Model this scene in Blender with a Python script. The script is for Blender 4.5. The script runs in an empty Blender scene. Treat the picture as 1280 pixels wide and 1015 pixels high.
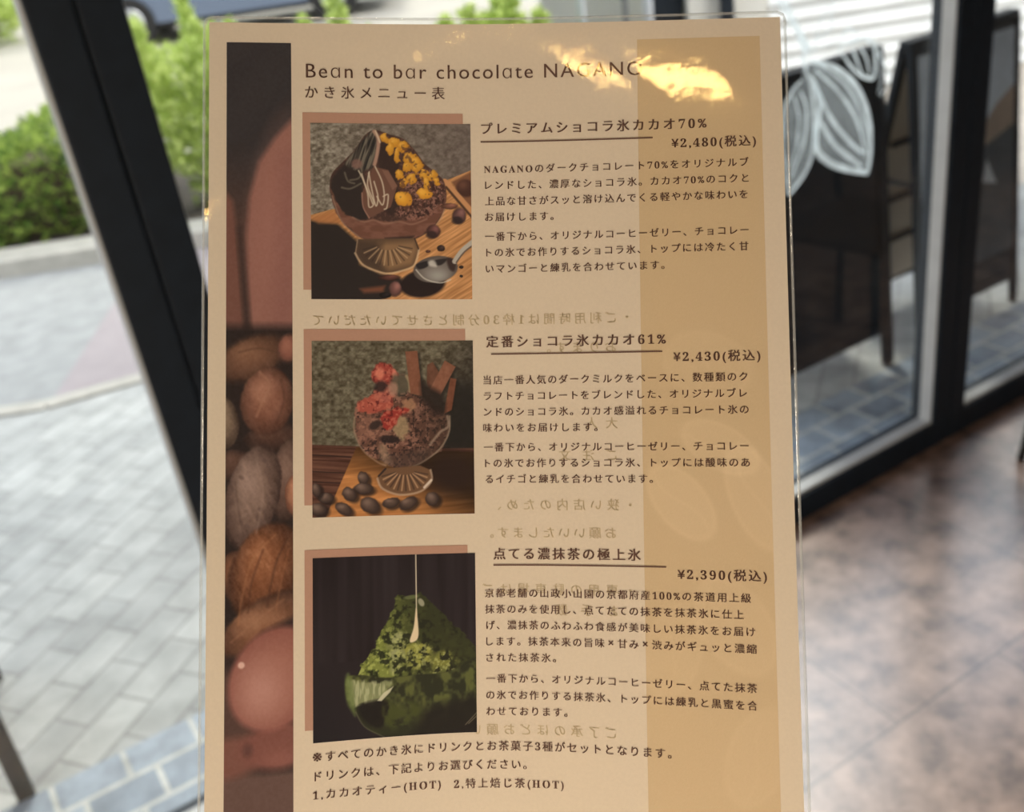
import bpy, bmesh, math, random
import numpy as np
from mathutils import Matrix, Vector

# ------------------------------------------------------------------ camera, world, sun, exposure
scene = bpy.context.scene
COL = scene.collection
R_CAM = Matrix(((0.83412, 0.35618, -0.42112), (-0.53468, 0.33564, -0.77554), (-0.13455, 0.87224, 0.47021)))
cam_data = bpy.data.cameras.new('camera')
cam_data.sensor_width = 36.0
cam_data.lens = 36.0 * 1300 / 1280
cam_data.clip_start = 0.02
cam_data.clip_end = 200
cam_data.dof.use_dof = True
cam_data.dof.focus_distance = 0.384
cam_data.dof.aperture_fstop = 11.5
cam = bpy.data.objects.new('camera', cam_data)
COL.objects.link(cam)
cam.matrix_world = Matrix.Translation((0, 0, 1.6)) @ R_CAM.to_4x4()
scene.camera = cam

world = bpy.data.worlds.new('world')
scene.world = world
world.use_nodes = True
wn = world.node_tree.nodes
wl = world.node_tree.links
sky = wn.new('ShaderNodeTexSky')
sky.sky_type = 'NISHITA'
sky.sun_disc = False
sky.sun_elevation = math.radians(52)
sky.sun_rotation = math.radians(150)
sky.air_density = 1.2
sky.dust_density = 3.0
hs = wn.new('ShaderNodeHueSaturation')
hs.inputs['Saturation'].default_value = 0.45
wl.new(sky.outputs[0], hs.inputs['Color'])
wl.new(hs.outputs[0], wn['Background'].inputs['Color'])
wn['Background'].inputs['Strength'].default_value = 0.42

sun_d = bpy.data.lights.new('sun', 'SUN')
sun_d.energy = 2.8
sun_d.angle = math.radians(14)
sun_d.color = (1.0, 0.95, 0.84)
sun = bpy.data.objects.new('sun', sun_d)
COL.objects.link(sun)
sun.rotation_euler = (math.radians(-38), math.radians(18), 0)

scene.view_settings.view_transform = 'Standard'
scene.view_settings.look = 'None'
scene.view_settings.gamma = 1.0
scene.view_settings.exposure = 0.0
scene.view_settings.use_curve_mapping = False

FILL_POWER = 0.11
FILL_GLOBE = 188.0
FILL_COL = (1.0, 0.84, 0.64)

# ------------------------------------------------------------------ helpers
def srgb(c):
    out = []
    for v in c:
        v = v / 255.0
        out.append(v / 12.92 if v <= 0.04045 else ((v + 0.055) / 1.055) ** 2.4)
    return tuple(out)

def new_mat(name):
    m = bpy.data.materials.new(name)
    m.use_nodes = True
    nt = m.node_tree
    return m, nt, nt.nodes['Principled BSDF'], nt.nodes['Material Output']

def mat(name, col, rough=0.5, metal=0.0, var=0.0, scale=20.0, bump=0.0, spec=0.5, emit=None, estr=0.0):
    m, nt, b, out = new_mat(name)
    b.inputs['Roughness'].default_value = rough
    b.inputs['Metallic'].default_value = metal
    b.inputs['Specular IOR Level'].default_value = spec
    b.inputs['Base Color'].default_value = (*col, 1)
    tc = nt.nodes.new('ShaderNodeTexCoord')
    nz = nt.nodes.new('ShaderNodeTexNoise')
    nz.inputs['Scale'].default_value = scale
    nz.inputs['Detail'].default_value = 4
    nt.links.new(tc.outputs['Object'], nz.inputs['Vector'])
    rp = nt.nodes.new('ShaderNodeValToRGB')
    rp.color_ramp.elements[0].position = 0.3
    rp.color_ramp.elements[1].position = 0.7
    rp.color_ramp.elements[0].color = (*[max(0, c * (1 - var)) for c in col], 1)
    rp.color_ramp.elements[1].color = (*[min(1, c * (1 + var)) for c in col], 1)
    nt.links.new(nz.outputs['Fac'], rp.inputs[0])
    nt.links.new(rp.outputs[0], b.inputs['Base Color'])
    if bump:
        bp = nt.nodes.new('ShaderNodeBump')
        bp.inputs['Strength'].default_value = bump
        bp.inputs['Distance'].default_value = 0.01
        nt.links.new(nz.outputs['Fac'], bp.inputs['Height'])
        nt.links.new(bp.outputs[0], b.inputs['Normal'])
    if emit:
        b.inputs['Emission Color'].default_value = (*emit, 1)
        b.inputs['Emission Strength'].default_value = estr
    return m

def brick_mat(name, c1, c2, cm, bw, bh, mortar, rot=0.0, offset=0.5, rough=0.8, var=0.25, vscale=6.0, origin=(0, 0), spec=0.5, bump=0.2):
    m, nt, b, out = new_mat(name)
    tc = nt.nodes.new('ShaderNodeTexCoord')
    mp = nt.nodes.new('ShaderNodeMapping')
    mp.vector_type = 'TEXTURE'
    mp.inputs['Location'].default_value = (origin[0], origin[1], 0)
    mp.inputs['Rotation'].default_value = (0, 0, rot)
    nt.links.new(tc.outputs['Object'], mp.inputs[0])
    br = nt.nodes.new('ShaderNodeTexBrick')
    br.offset = offset
    br.inputs['Color1'].default_value = (*c1, 1)
    br.inputs['Color2'].default_value = (*c2, 1)
    br.inputs['Mortar'].default_value = (*cm, 1)
    br.inputs['Scale'].default_value = 1.0
    br.inputs['Mortar Size'].default_value = mortar
    br.inputs['Mortar Smooth'].default_value = 0.3
    br.inputs['Brick Width'].default_value = bw
    br.inputs['Row Height'].default_value = bh
    nt.links.new(mp.outputs[0], br.inputs[0])
    nz = nt.nodes.new('ShaderNodeTexNoise')
    nz.inputs['Scale'].default_value = vscale
    nz.inputs['Detail'].default_value = 6
    nz.inputs['Roughness'].default_value = 0.65
    nt.links.new(mp.outputs[0], nz.inputs[0])
    rp = nt.nodes.new('ShaderNodeValToRGB')
    rp.color_ramp.elements[0].position = 0.3
    rp.color_ramp.elements[1].position = 0.7
    rp.color_ramp.elements[0].color = (1 - var,) * 3 + (1,)
    rp.color_ramp.elements[1].color = (1 + var,) * 3 + (1,)
    nt.links.new(nz.outputs['Fac'], rp.inputs[0])
    mx = nt.nodes.new('ShaderNodeMix')
    mx.data_type = 'RGBA'
    mx.blend_type = 'MULTIPLY'
    mx.inputs[0].default_value = 1.0
    nt.links.new(br.outputs['Color'], mx.inputs[6])
    nt.links.new(rp.outputs[0], mx.inputs[7])
    nt.links.new(mx.outputs[2], b.inputs['Base Color'])
    b.inputs['Roughness'].default_value = rough
    b.inputs['Specular IOR Level'].default_value = spec
    if bump:
        bp = nt.nodes.new('ShaderNodeBump')
        bp.inputs['Strength'].default_value = bump
        bp.inputs['Distance'].default_value = 0.004
        bp.invert = True
        nt.links.new(br.outputs['Fac'], bp.inputs['Height'])
        nt.links.new(bp.outputs[0], b.inputs['Normal'])
    return m

def clear_mat(name, tint=(1, 1, 1), rough=0.0, ior=1.5, bump=0.0, bscale=60.0, haze=0.0, haze_col=(0.8, 0.8, 0.8)):
    m, nt, b, out = new_mat(name)
    nt.nodes.remove(b)
    tr = nt.nodes.new('ShaderNodeBsdfTransparent')
    tr.inputs[0].default_value = (*tint, 1)
    gl = nt.nodes.new('ShaderNodeBsdfGlossy')
    gl.inputs['Roughness'].default_value = rough
    fr = nt.nodes.new('ShaderNodeFresnel')
    ge = nt.nodes.new('ShaderNodeNewGeometry')
    mi = nt.nodes.new('ShaderNodeMix')
    mi.inputs[2].default_value = ior
    mi.inputs[3].default_value = 1.0 / ior
    nt.links.new(ge.outputs['Backfacing'], mi.inputs[0])
    nt.links.new(mi.outputs[0], fr.inputs['IOR'])
    mx = nt.nodes.new('ShaderNodeMixShader')
    nt.links.new(fr.outputs[0], mx.inputs[0])
    base = tr
    if haze:
        df = nt.nodes.new('ShaderNodeBsdfDiffuse')
        df.inputs[0].default_value = (*haze_col, 1)
        m2 = nt.nodes.new('ShaderNodeMixShader')
        m2.inputs[0].default_value = haze
        nt.links.new(tr.outputs[0], m2.inputs[1])
        nt.links.new(df.outputs[0], m2.inputs[2])
        base = m2
    nt.links.new(base.outputs[0], mx.inputs[1])
    nt.links.new(gl.outputs[0], mx.inputs[2])
    nt.links.new(mx.outputs[0], out.inputs[0])
    if bump:
        tc = nt.nodes.new('ShaderNodeTexCoord')
        nz = nt.nodes.new('ShaderNodeTexNoise')
        nz.inputs['Scale'].default_value = bscale
        nz.inputs['Detail'].default_value = 3
        nt.links.new(tc.outputs['Object'], nz.inputs[0])
        bp = nt.nodes.new('ShaderNodeBump')
        bp.inputs['Strength'].default_value = bump
        bp.inputs['Distance'].default_value = 0.001
        nt.links.new(nz.outputs['Fac'], bp.inputs['Height'])
        nt.links.new(bp.outputs[0], gl.inputs['Normal'])
    return m

def tag(o, label=None, cat=None, group=None, kind=None):
    if label: o['label'] = label
    if cat: o['category'] = cat
    if group: o['group'] = group
    if kind: o['kind'] = kind
    return o

def thing(name, loc, rz, label, cat, group=None):
    o = bpy.data.objects.new(name, None)
    o.empty_display_size = 0.1
    COL.objects.link(o)
    o.location = loc
    o.rotation_euler = (0, 0, rz)
    return tag(o, label, cat, group)

def mesh_obj(name, verts, faces, m, parent=None, smooth=False, loc=(0, 0, 0)):
    me = bpy.data.meshes.new(name)
    me.from_pydata([tuple(v) for v in verts], [], faces)
    me.update()
    o = bpy.data.objects.new(name, me)
    if m is not None:
        me.materials.append(m)
    COL.objects.link(o)
    o.location = loc
    if parent is not None:
        o.parent = parent
    if smooth:
        for p in me.polygons: p.use_smooth = True
    return o

def bm_obj(name, bm, m, parent=None, smooth=False, loc=(0, 0, 0)):
    me = bpy.data.meshes.new(name)
    bmesh.ops.recalc_face_normals(bm, faces=bm.faces[:])
    bm.to_mesh(me)
    bm.free()
    for q in (m if isinstance(m, (list, tuple)) else [m]):
        me.materials.append(q)
    o = bpy.data.objects.new(name, me)
    COL.objects.link(o)
    o.location = loc
    if parent is not None:
        o.parent = parent
    if smooth:
        for p in me.polygons: p.use_smooth = True
    return o

def add_box(bm, lo, hi, bevel=0.0, rot=None, mi=0):
    r = bmesh.ops.create_cube(bm, size=1.0)
    vs = r['verts']
    c = [(a + b) / 2 for a, b in zip(lo, hi)]
    s = [abs(b - a) for a, b in zip(lo, hi)]
    for v in vs:
        p = Vector((v.co.x * s[0], v.co.y * s[1], v.co.z * s[2]))
        if rot is not None: p = rot @ p
        v.co = p + Vector(c)
    fs = {f for v in vs for f in v.link_faces}
    for f in fs: f.material_index = mi
    if bevel:
        es = {e for v in vs for e in v.link_edges}
        bmesh.ops.bevel(bm, geom=list(es), offset=bevel, segments=2, affect='EDGES', profile=0.5)

def add_bar(bm, a, b, w, d, bevel=0.0, side=Vector((1, 0, 0)), mi=0):
    # a rectangular bar from a to b; w along 'side', d across
    a, b = Vector(a), Vector(b)
    ax = (b - a).normalized()
    sx = (side - ax * side.dot(ax)).normalized()
    sy = ax.cross(sx)
    M = Matrix((sx, sy, ax)).transposed()
    c = (a + b) / 2
    L = (b - a).length
    r = bmesh.ops.create_cube(bm, size=1.0)
    vs = r['verts']
    for v in vs:
        v.co = M @ Vector((v.co.x * w, v.co.y * d, v.co.z * L)) + c
    fs = {f for v in vs for f in v.link_faces}
    for f in fs: f.material_index = mi
    if bevel:
        es = {e for v in vs for e in v.link_edges}
        bmesh.ops.bevel(bm, geom=list(es), offset=bevel, segments=2, affect='EDGES', profile=0.5)

def add_cyl(bm, a, b, r0, r1=None, seg=20):
    a, b = Vector(a), Vector(b)
    if r1 is None: r1 = r0
    ax = (b - a).normalized()
    M = ax.to_track_quat('Z', 'Y').to_matrix().to_4x4()
    M.translation = (a + b) / 2
    bmesh.ops.create_cone(bm, cap_ends=True, segments=seg, radius1=r0, radius2=r1, depth=(b - a).length, matrix=M)

def box_obj(name, lo, hi, m, parent=None, bevel=0.0):
    bm = bmesh.new()
    add_box(bm, lo, hi, bevel)
    return bm_obj(name, bm, m, parent)

def struct(o):
    o['kind'] = 'structure'
    return o

def poly_obj(name, pts, z, m, thick=0.02):
    n = len(pts)
    vs = [(x, y, z) for x, y in pts] + [(x, y, z - thick) for x, y in pts]
    fs = [tuple(range(n)), tuple(range(2 * n - 1, n - 1, -1))] + [(i, i + n, (i + 1) % n + n, (i + 1) % n) for i in range(n)]
    bm = bmesh.new()
    bv = [bm.verts.new(v) for v in vs]
    for f in fs: bm.faces.new([bv[i] for i in f])
    return bm_obj(name, bm, m)

E1 = Vector((0.879, -0.477, 0))          # along the street
E2 = Vector((0.477, 0.879, 0))           # across the street, away from the shop
def S(lat, dep, z=0.0):
    p = E1 * lat + E2 * dep
    return (p.x, p.y, z)
STREET_RZ = math.atan2(-0.477, 0.879)

# ------------------------------------------------------------------ materials of the place
M_black = mat('black_aluminium', (0.010, 0.018, 0.031), 0.5, var=0.15, scale=30, spec=0.25)
M_strip = mat('light_grey_strip', (0.60, 0.62, 0.63), 0.5, var=0.06)
M_glass = clear_mat('clear_glass', (0.97, 0.985, 0.98), 0.0, 1.45)
M_floor = None
M_wallp = mat('warm_plaster', (0.24, 0.20, 0.17), 0.8, var=0.08, scale=4, bump=0.05)
M_ceil = mat('ceiling_paint', (0.20, 0.17, 0.15), 0.8, var=0.05, scale=3)
M_dark = mat('dark_painted_wood', (0.008, 0.014, 0.022), 0.55, var=0.2, scale=25, spec=0.25)
M_chalk = mat('chalkboard', (0.004, 0.011, 0.020), 0.5, var=0.25, scale=8, spec=0.3)

def floor_material():
    m, nt, b, out = new_mat('mottled_brown_floor_tile')
    tc = nt.nodes.new('ShaderNodeTexCoord')
    mp = nt.nodes.new('ShaderNodeMapping')
    mp.vector_type = 'TEXTURE'
    mp.inputs['Location'].default_value = (0.967, 0.965, 0)
    nt.links.new(tc.outputs['Object'], mp.inputs[0])
    br = nt.nodes.new('ShaderNodeTexBrick')
    br.offset = 0.5
    br.inputs['Scale'].default_value = 1.0
    br.inputs['Color1'].default_value = (1, 1, 1, 1)
    br.inputs['Color2'].default_value = (0.82, 0.82, 0.82, 1)
    br.inputs['Mortar'].default_value = (0.45, 0.42, 0.40, 1)
    br.inputs['Mortar Size'].default_value = 0.0035
    br.inputs['Brick Width'].default_value = 0.6
    br.inputs['Row Height'].default_value = 0.6
    nt.links.new(mp.outputs[0], br.inputs[0])
    nz = nt.nodes.new('ShaderNodeTexNoise')
    nz.inputs['Scale'].default_value = 12
    nz.inputs['Detail'].default_value = 8
    nz.inputs['Roughness'].default_value = 0.62
    nz.inputs['Distortion'].default_value = 0.1
    nt.links.new(mp.outputs[0], nz.inputs[0])
    rp = nt.nodes.new('ShaderNodeValToRGB')
    rp.color_ramp.elements[0].position = 0.36
    rp.color_ramp.elements[1].position = 0.66
    rp.color_ramp.elements[0].color = (0.15, 0.085, 0.063, 1)
    rp.color_ramp.elements[1].color = (0.56, 0.375, 0.30, 1)
    nt.links.new(nz.outputs['Fac'], rp.inputs[0])
    mx = nt.nodes.new('ShaderNodeMix')
    mx.data_type = 'RGBA'
    mx.blend_type = 'MULTIPLY'
    mx.inputs[0].default_value = 1.0
    nt.links.new(rp.outputs[0], mx.inputs[6])
    nt.links.new(br.outputs['Color'], mx.inputs[7])
    nt.links.new(mx.outputs[2], b.inputs['Base Color'])
    r2 = nt.nodes.new('ShaderNodeMapRange')
    r2.inputs[3].default_value = 0.30
    r2.inputs[4].default_value = 0.48
    nt.links.new(nz.outputs['Fac'], r2.inputs[0])
    nt.links.new(r2.outputs[0], b.inputs['Roughness'])
    b.inputs['Specular IOR Level'].default_value = 1.0
    b.inputs['Coat Weight'].default_value = 1.0
    b.inputs['Coat Roughness'].default_value = 0.24
    b.inputs['Coat IOR'].default_value = 3.3
    return m
M_floor = floor_material()

# ------------------------------------------------------------------ the room
FRONT = 1.56          # inner face of the glazed front
GL = 1.60             # glass
RX0, RX1, RY0, RZ1 = -3.2, 4.6, -3.4, 2.75
struct(box_obj('floor', (RX0, RY0, -0.06), (RX1, 1.64, 0.0), M_floor))
struct(box_obj('ceiling', (RX0, RY0, RZ1), (RX1, 1.64, RZ1 + 0.12), M_ceil))
struct(box_obj('wall_back', (RX0, RY0 - 0.1, 0), (RX1, RY0, RZ1), M_wallp))
struct(box_obj('wall_left', (RX0 - 0.1, RY0 - 0.1, 0), (RX0, 1.64, RZ1), M_wallp))
struct(box_obj('wall_right', (RX1, RY0 - 0.1, 0), (RX1 + 0.1, 1.64, RZ1), M_wallp))
M_facade = mat('grey_facade', (0.25, 0.25, 0.24), 0.8, var=0.1)
struct(box_obj('wall_front', (RX0 - 0.1, 1.64, 2.62), (RX1 + 0.1, 1.80, 4.2), M_facade))
struct(box_obj('added_shade_canopy', (RX0 - 0.1, 1.80, 2.66), (RX1 + 0.1, 2.30, 2.78), M_facade))  # unseen canopy, added to darken the pavers near the step
struct(box_obj('trim_1', (RX0 - 0.1, FRONT, 2.55), (RX1 + 0.1, 1.64, RZ1), M_black))

# the glazed front: aluminium framed panes side by side
MUL = [-1.617, 0.287, 2.191, 4.1]
for k in range(3):
    x0, x1 = MUL[k], MUL[k + 1]
    w = thing('window_%d' % (k + 1), (x0, FRONT, 0), 0, None, None)
    struct(w)
    L = x1 - x0
    SW = 0.063
    box_obj('stile', (0.002, 0, 0.0), (SW, 0.078, 2.55), M_black, w, 0.003)
    box_obj('stile', (L - SW, 0, 0.0), (L - 0.002, 0.078, 2.55), M_black, w, 0.003)
    box_obj('rail', (SW, 0, 0.0), (L - SW, 0.078, 0.072), M_black, w, 0.003)
    box_obj('rail', (SW, 0, 2.45), (L - SW, 0.078, 2.55), M_black, w, 0.003)
    bm = bmesh.new()
    bw = 0.012
    add_box(bm, (SW, 0.018, 0.072), (SW + 0.004, 0.046, 2.45))
    add_box(bm, (L - SW - 0.004, 0.010, 0.072), (L - SW, 0.046, 2.45))
    add_box(bm, (SW + 0.004, 0.012, 0.072), (L - SW - 0.004, 0.046, 0.080))
    b_ = bm_obj('glass_edge_strip', bm, M_strip, w)  # light grey strips on the frame edges beside the glass
    b_['label'] = 'light grey strip along the glass edge'
    g = box_obj('pane', (SW + 0.004, 0.047, 0.080), (L - SW - 0.004, 0.052, 2.45), M_glass, w)
    if k == 1: PANE2 = w

# white drawing of cocoa pods painted on the glass of window_2 (coordinates on the glass plane)
M_paint = None
def paint_material():
    m, nt, b, out = new_mat('white_glass_paint')
    nt.nodes.remove(b)
    df = nt.nodes.new('ShaderNodeBsdfDiffuse')
    tl = nt.nodes.new('ShaderNodeBsdfTranslucent')
    for q in (df, tl): q.inputs[0].default_value = (0.88, 0.96, 1.0, 1)
    m1 = nt.nodes.new('ShaderNodeMixShader')
    m1.inputs[0].default_value = 0.7
    nt.links.new(df.outputs[0], m1.inputs[1])
    nt.links.new(tl.outputs[0], m1.inputs[2])
    tr = nt.nodes.new('ShaderNodeBsdfTransparent')
    ms = nt.nodes.new('ShaderNodeMixShader')
    nt.links.new(tr.outputs[0], ms.inputs[1])
    nt.links.new(m1.outputs[0], ms.inputs[2])
    nt.links.new(ms.outputs[0], out.inputs[0])
    tc = nt.nodes.new('ShaderNodeTexCoord')
    nz = nt.nodes.new('ShaderNodeTexNoise')
    nz.inputs['Scale'].default_value = 28
    nz.inputs['Detail'].default_value = 4
    nt.links.new(tc.outputs['Object'], nz.inputs[0])
    at = nt.nodes.new('ShaderNodeAttribute')
    at.attribute_name = 'opacity'
    mr = nt.nodes.new('ShaderNodeMath')
    mr.operation = 'MULTIPLY'
    mr.use_clamp = True
    m2 = nt.nodes.new('ShaderNodeMapRange')
    m2.inputs[1].default_value = 0.35
    m2.inputs[2].default_value = 0.6
    m2.inputs[3].default_value = 0.72
    m2.inputs[4].default_value = 1.12
    nt.links.new(nz.outputs['Fac'], m2.inputs[0])
    nt.links.new(m2.outputs[0], mr.inputs[0])
    nt.links.new(at.outputs['Fac'], mr.inputs[1])
    nt.links.new(mr.outputs[0], ms.inputs[0])
    return m
M_paint = paint_material()
STROKES = [(16,0.75,[(1.702,1.12),(1.78,1.089),(1.846,1.036),(1.887,0.964),(1.899,0.89),(1.892,0.828)]),(18,0.75,[(1.706,1.089),(1.734,1.026),(1.722,0.935),(1.759,0.89),(1.818,0.857),(1.892,0.828)]),(10,0.7,[(1.721,1.097),(1.789,1.038),(1.849,0.962),(1.884,0.87)]),(12,0.7,[(1.722,1.064),(1.766,0.987),(1.825,0.921),(1.873,0.879)]),(14,0.6,[(1.738,0.983),(1.783,0.919),(1.869,0.849)]),(9,0.6,[(1.733,1.105),(1.814,1.044),(1.865,0.969),(1.889,0.893)]),(12,0.7,[(1.687,1.115),(1.71,1.056),(1.718,0.982),(1.712,0.92),(1.682,0.876),(1.638,0.846)]),(10,0.7,[(1.679,1.085),(1.652,1.069),(1.625,1.032),(1.62,0.961),(1.638,0.846)]),(9,0.65,[(1.675,1.064),(1.693,1.021),(1.686,0.955),(1.646,0.885)]),(8,0.6,[(1.656,1.057),(1.671,1.01),(1.663,0.95),(1.643,0.904)]),(10,0.8,[(1.788,1.129),(1.829,1.082),(1.862,1.055),(1.904,1.043),(1.904,1.097),(1.893,1.118),(1.852,1.135),(1.811,1.132),(1.788,1.129)]),(8,0.8,[(1.832,1.12),(1.849,1.086),(1.864,1.058)]),(8,0.8,[(1.856,1.118),(1.878,1.086),(1.889,1.05)]),(6,0.8,[(1.683,1.129),(1.71,1.139),(1.721,1.161),(1.733,1.19),(1.759,1.216),(1.78,1.228)]),(5,0.8,[(1.71,1.139),(1.737,1.163),(1.771,1.177),(1.763,1.2),(1.782,1.212)]),(6,0.8,[(1.721,1.14),(1.772,1.143),(1.799,1.145),(1.811,1.162),(1.839,1.153),(1.848,1.13),(1.811,1.135)]),(5,0.8,[(1.848,1.13),(1.872,1.136),(1.897,1.123),(1.914,1.103),(1.929,1.058),(1.919,1.003)]),(5,0.8,[(1.911,1.095),(1.956,1.029),(1.923,0.996)]),(14,0.85,[(1.678,1.135),(1.687,1.12),(1.694,1.107)])]
FILLS = [(0.22,[(1.702,1.117),(1.781,1.087),(1.846,1.036),(1.887,0.964),(1.899,0.89),(1.892,0.828),(1.818,0.857),(1.759,0.89),(1.722,0.935),(1.726,1.025)]),(0.22,[(1.687,1.112),(1.71,1.056),(1.718,0.982),(1.712,0.92),(1.682,0.876),(1.638,0.846),(1.62,0.961),(1.625,1.032),(1.652,1.069),(1.679,1.085)]),(0.9,[(1.607,1.259),(1.64,1.253),(1.672,1.201),(1.708,1.145),(1.687,1.134),(1.654,1.195),(1.635,1.219)])]
def catmull(pts, n=8, closed=False):
    P = [np.array(p, float) for p in pts]
    N = len(P)
    out = []
    rng = range(N if closed else N - 1)
    for i in rng:
        if closed:
            p0, p1, p2, p3 = P[(i - 1) % N], P[i], P[(i + 1) % N], P[(i + 2) % N]
        else:
            p0, p1, p2, p3 = P[max(i - 1, 0)], P[i], P[i + 1], P[min(i + 2, N - 1)]
        for k in range(n):
            t = k / n
            out.append(0.5 * ((2 * p1) + (-p0 + p2) * t + (2 * p0 - 5 * p1 + 4 * p2 - p3) * t * t + (-p0 + 3 * p1 - 3 * p2 + p3) * t ** 3))
    if not closed: out.append(P[-1])
    return out

def glass_drawing():
    vs, fs, al = [], [], []
    oy = 0.0
    X0 = MUL[1]
    for k, (wd, a, pts) in enumerate(STROKES):
        c = catmull(pts, 8)
        b = len(vs)
        for i, p in enumerate(c):
            d = c[min(i + 1, len(c) - 1)] - c[max(i - 1, 0)]
            d = d / (np.linalg.norm(d) + 1e-9)
            nrm = np.array((-d[1], d[0]))
            u = i / (len(c) - 1)
            hw = wd * 0.001 * 0.44 * (0.45 + 0.55 * math.sin(math.pi * min(max(u, 0.06), 0.94)) ** 0.5)
            for sgn in (-1, 1):
                q = p + nrm * hw * sgn
                vs.append((q[0] - X0, 0.0458 - 0.00002 * k, q[1])); al.append(a)
            if i: fs.append((b + 2 * i - 2, b + 2 * i - 1, b + 2 * i + 1, b + 2 * i))
    for k, (a, pts) in enumerate(FILLS):
        c = catmull(pts, 6, True) if a < 0.8 else [np.array(p) for p in pts]
        b = len(vs)
        for p in c:
            vs.append((p[0] - X0, 0.0464 - 0.00004 * k, p[1])); al.append(a)
        fs.append(tuple(range(b, b + len(c))))
    o = mesh_obj('painted_drawing', vs, fs, M_paint, PANE2)
    at = o.data.attributes.new('opacity', 'FLOAT', 'POINT')
    at.data.foreach_set('value', al)
    o['label'] = 'white cocoa pod drawing painted on the glass'
glass_drawing()

# ------------------------------------------------------------------ ground outside
M_paver = brick_mat('grey_pavers', (0.40, 0.41, 0.40), (0.50, 0.51, 0.49), (0.31, 0.31, 0.30), 0.2, 0.1, 0.005, math.radians(37), 0.5, 0.75, 0.24, 7.0, bump=0.2)
M_ledge = brick_mat('blue_grey_step_tile', (0.24, 0.29, 0.35), (0.37, 0.43, 0.50), (0.56, 0.57, 0.54), 0.15, 0.1, 0.007, 0.0, 0.35, 0.5, 0.4, 9.0, (0.03, 1.65), bump=0.2)
M_asph = mat('grey_asphalt', (0.33, 0.34, 0.34), 0.85, var=0.16, scale=9, bump=0.1)
M_pink = mat('pinkish_concrete', (0.36, 0.32, 0.33), 0.85, var=0.08, scale=7)
M_road = mat('pale_road', (0.40, 0.37, 0.31), 0.9, var=0.1, scale=0.8)
M_stone = brick_mat('beige_stone_paving', (0.52, 0.47, 0.40), (0.60, 0.54, 0.47), (0.38, 0.34, 0.30), 0.6, 0.3, 0.01, STREET_RZ, 0.5, 0.8, 0.1, 3.0)
M_curb = mat('pale_kerb_stone', (0.48, 0.46, 0.41), 0.85, var=0.12, scale=12)

struct(poly_obj('ground', [(-9, -4), (30, -12), (34, 30), (-20, 34)], -0.045, M_road, 0.3))
struct(poly_obj('pavement', [(-4, 1.94), (5.40, 1.94), S(3.78, 4.325)[:2], S(0.5, 4.325)[:2], S(-0.5, 3.98)[:2], S(-1.38, 3.67)[:2], S(-1.70, 3.55)[:2], S(-6.5, 3.48)[:2]], 0.0, M_paver, 0.03))
struct(box_obj('step', (-4, 1.64, -0.03), (5.3, 1.94, 0.008), M_ledge))
struct(poly_obj('asphalt', [S(-8, 3.50)[:2], S(-1.72, 3.57)[:2], S(-1.77, 5.26)[:2], S(-8, 5.26)[:2]], -0.004, M_asph, 0.03))
struct(poly_obj('driveway', [S(-1.72, 3.57)[:2], S(-1.38, 3.69)[:2], S(-0.5, 4.0)[:2], S(0.5, 4.31)[:2], S(1.2, 4.33)[:2], S(1.2, 6.4)[:2], S(0.62, 6.4)[:2], S(0.62, 5.26)[:2], S(-1.77, 5.26)[:2]], -0.004, M_pink, 0.03))
struct(poly_obj('sidewalk', [S(1.2, 4.33)[:2], S(7, 4.33)[:2], S(7, 6.5)[:2], S(1.2, 6.5)[:2]], 0.0, M_stone, 0.03))

def ribbon(name, pts, hw, z0, z1, m, label, cat):
    bm = bmesh.new()
    for i in range(len(pts) - 1):
        a, b = Vector(pts[i]), Vector(pts[i + 1])
        d = (b - a).normalized()
        mid = (a + b) / 2
        nrm = Vector((-d.y, d.x, 0))
        L = (b - a).length
        ang = math.atan2(d.y, d.x)
        add_box(bm, (mid.x - L / 2, mid.y - hw, z0), (mid.x + L / 2, mid.y + hw, z1), 0.006, Matrix.Rotation(ang, 3, 'Z'))
    o = bm_obj(name, bm, m)
    return tag(o, label, cat)
ribbon('kerb_strip', [S(-6.5, 3.51), S(-1.72, 3.57), S(-1.38, 3.69), S(-0.5, 4.0), S(0.5, 4.32)], 0.04, -0.02, 0.012, M_curb, 'narrow pale edging strip between the grey pavers and the asphalt', 'kerb')
ribbon('planter_kerb', [S(-7, 5.40), S(0.6, 5.36)], 0.12, -0.03, 0.085, M_curb, 'wide pale stone kerb along the foot of the green hedge', 'kerb')
M_soil = mat('dark_soil', (0.05, 0.04, 0.03), 0.95, var=0.3, scale=12)
struct(poly_obj('planting_bed', [S(-7, 5.50)[:2], S(0.6, 5.46)[:2], S(0.6, 6.9)[:2], S(-7, 6.9)[:2]], 0.04, M_soil, 0.08))

# ------------------------------------------------------------------ greenery
def leaf_material(name, c0, c1):
    m, nt, b, out = new_mat(name)
    nt.nodes.remove(b)
    ob = nt.nodes.new('ShaderNodeAttribute')
    ob.attribute_name = 'tint'
    rp = nt.nodes.new('ShaderNodeValToRGB')
    rp.color_ramp.elements[0].color = (*c0, 1)
    rp.color_ramp.elements[1].color = (*c1, 1)
    nt.links.new(ob.outputs['Fac'], rp.inputs[0])
    df = nt.nodes.new('ShaderNodeBsdfDiffuse')
    tl = nt.nodes.new('ShaderNodeBsdfTranslucent')
    mx = nt.nodes.new('ShaderNodeMixShader')
    mx.inputs[0].default_value = 0.5
    nt.links.new(rp.outputs[0], df.inputs[0])
    nt.links.new(rp.outputs[0], tl.inputs[0])
    nt.links.new(df.outputs[0], mx.inputs[1])
    nt.links.new(tl.outputs[0], mx.inputs[2])
    nt.links.new(mx.outputs[0], out.inputs[0])
    return m
M_leaf = leaf_material('hedge_leaf', (0.06, 0.15, 0.03), (0.50, 0.62, 0.15))
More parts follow.
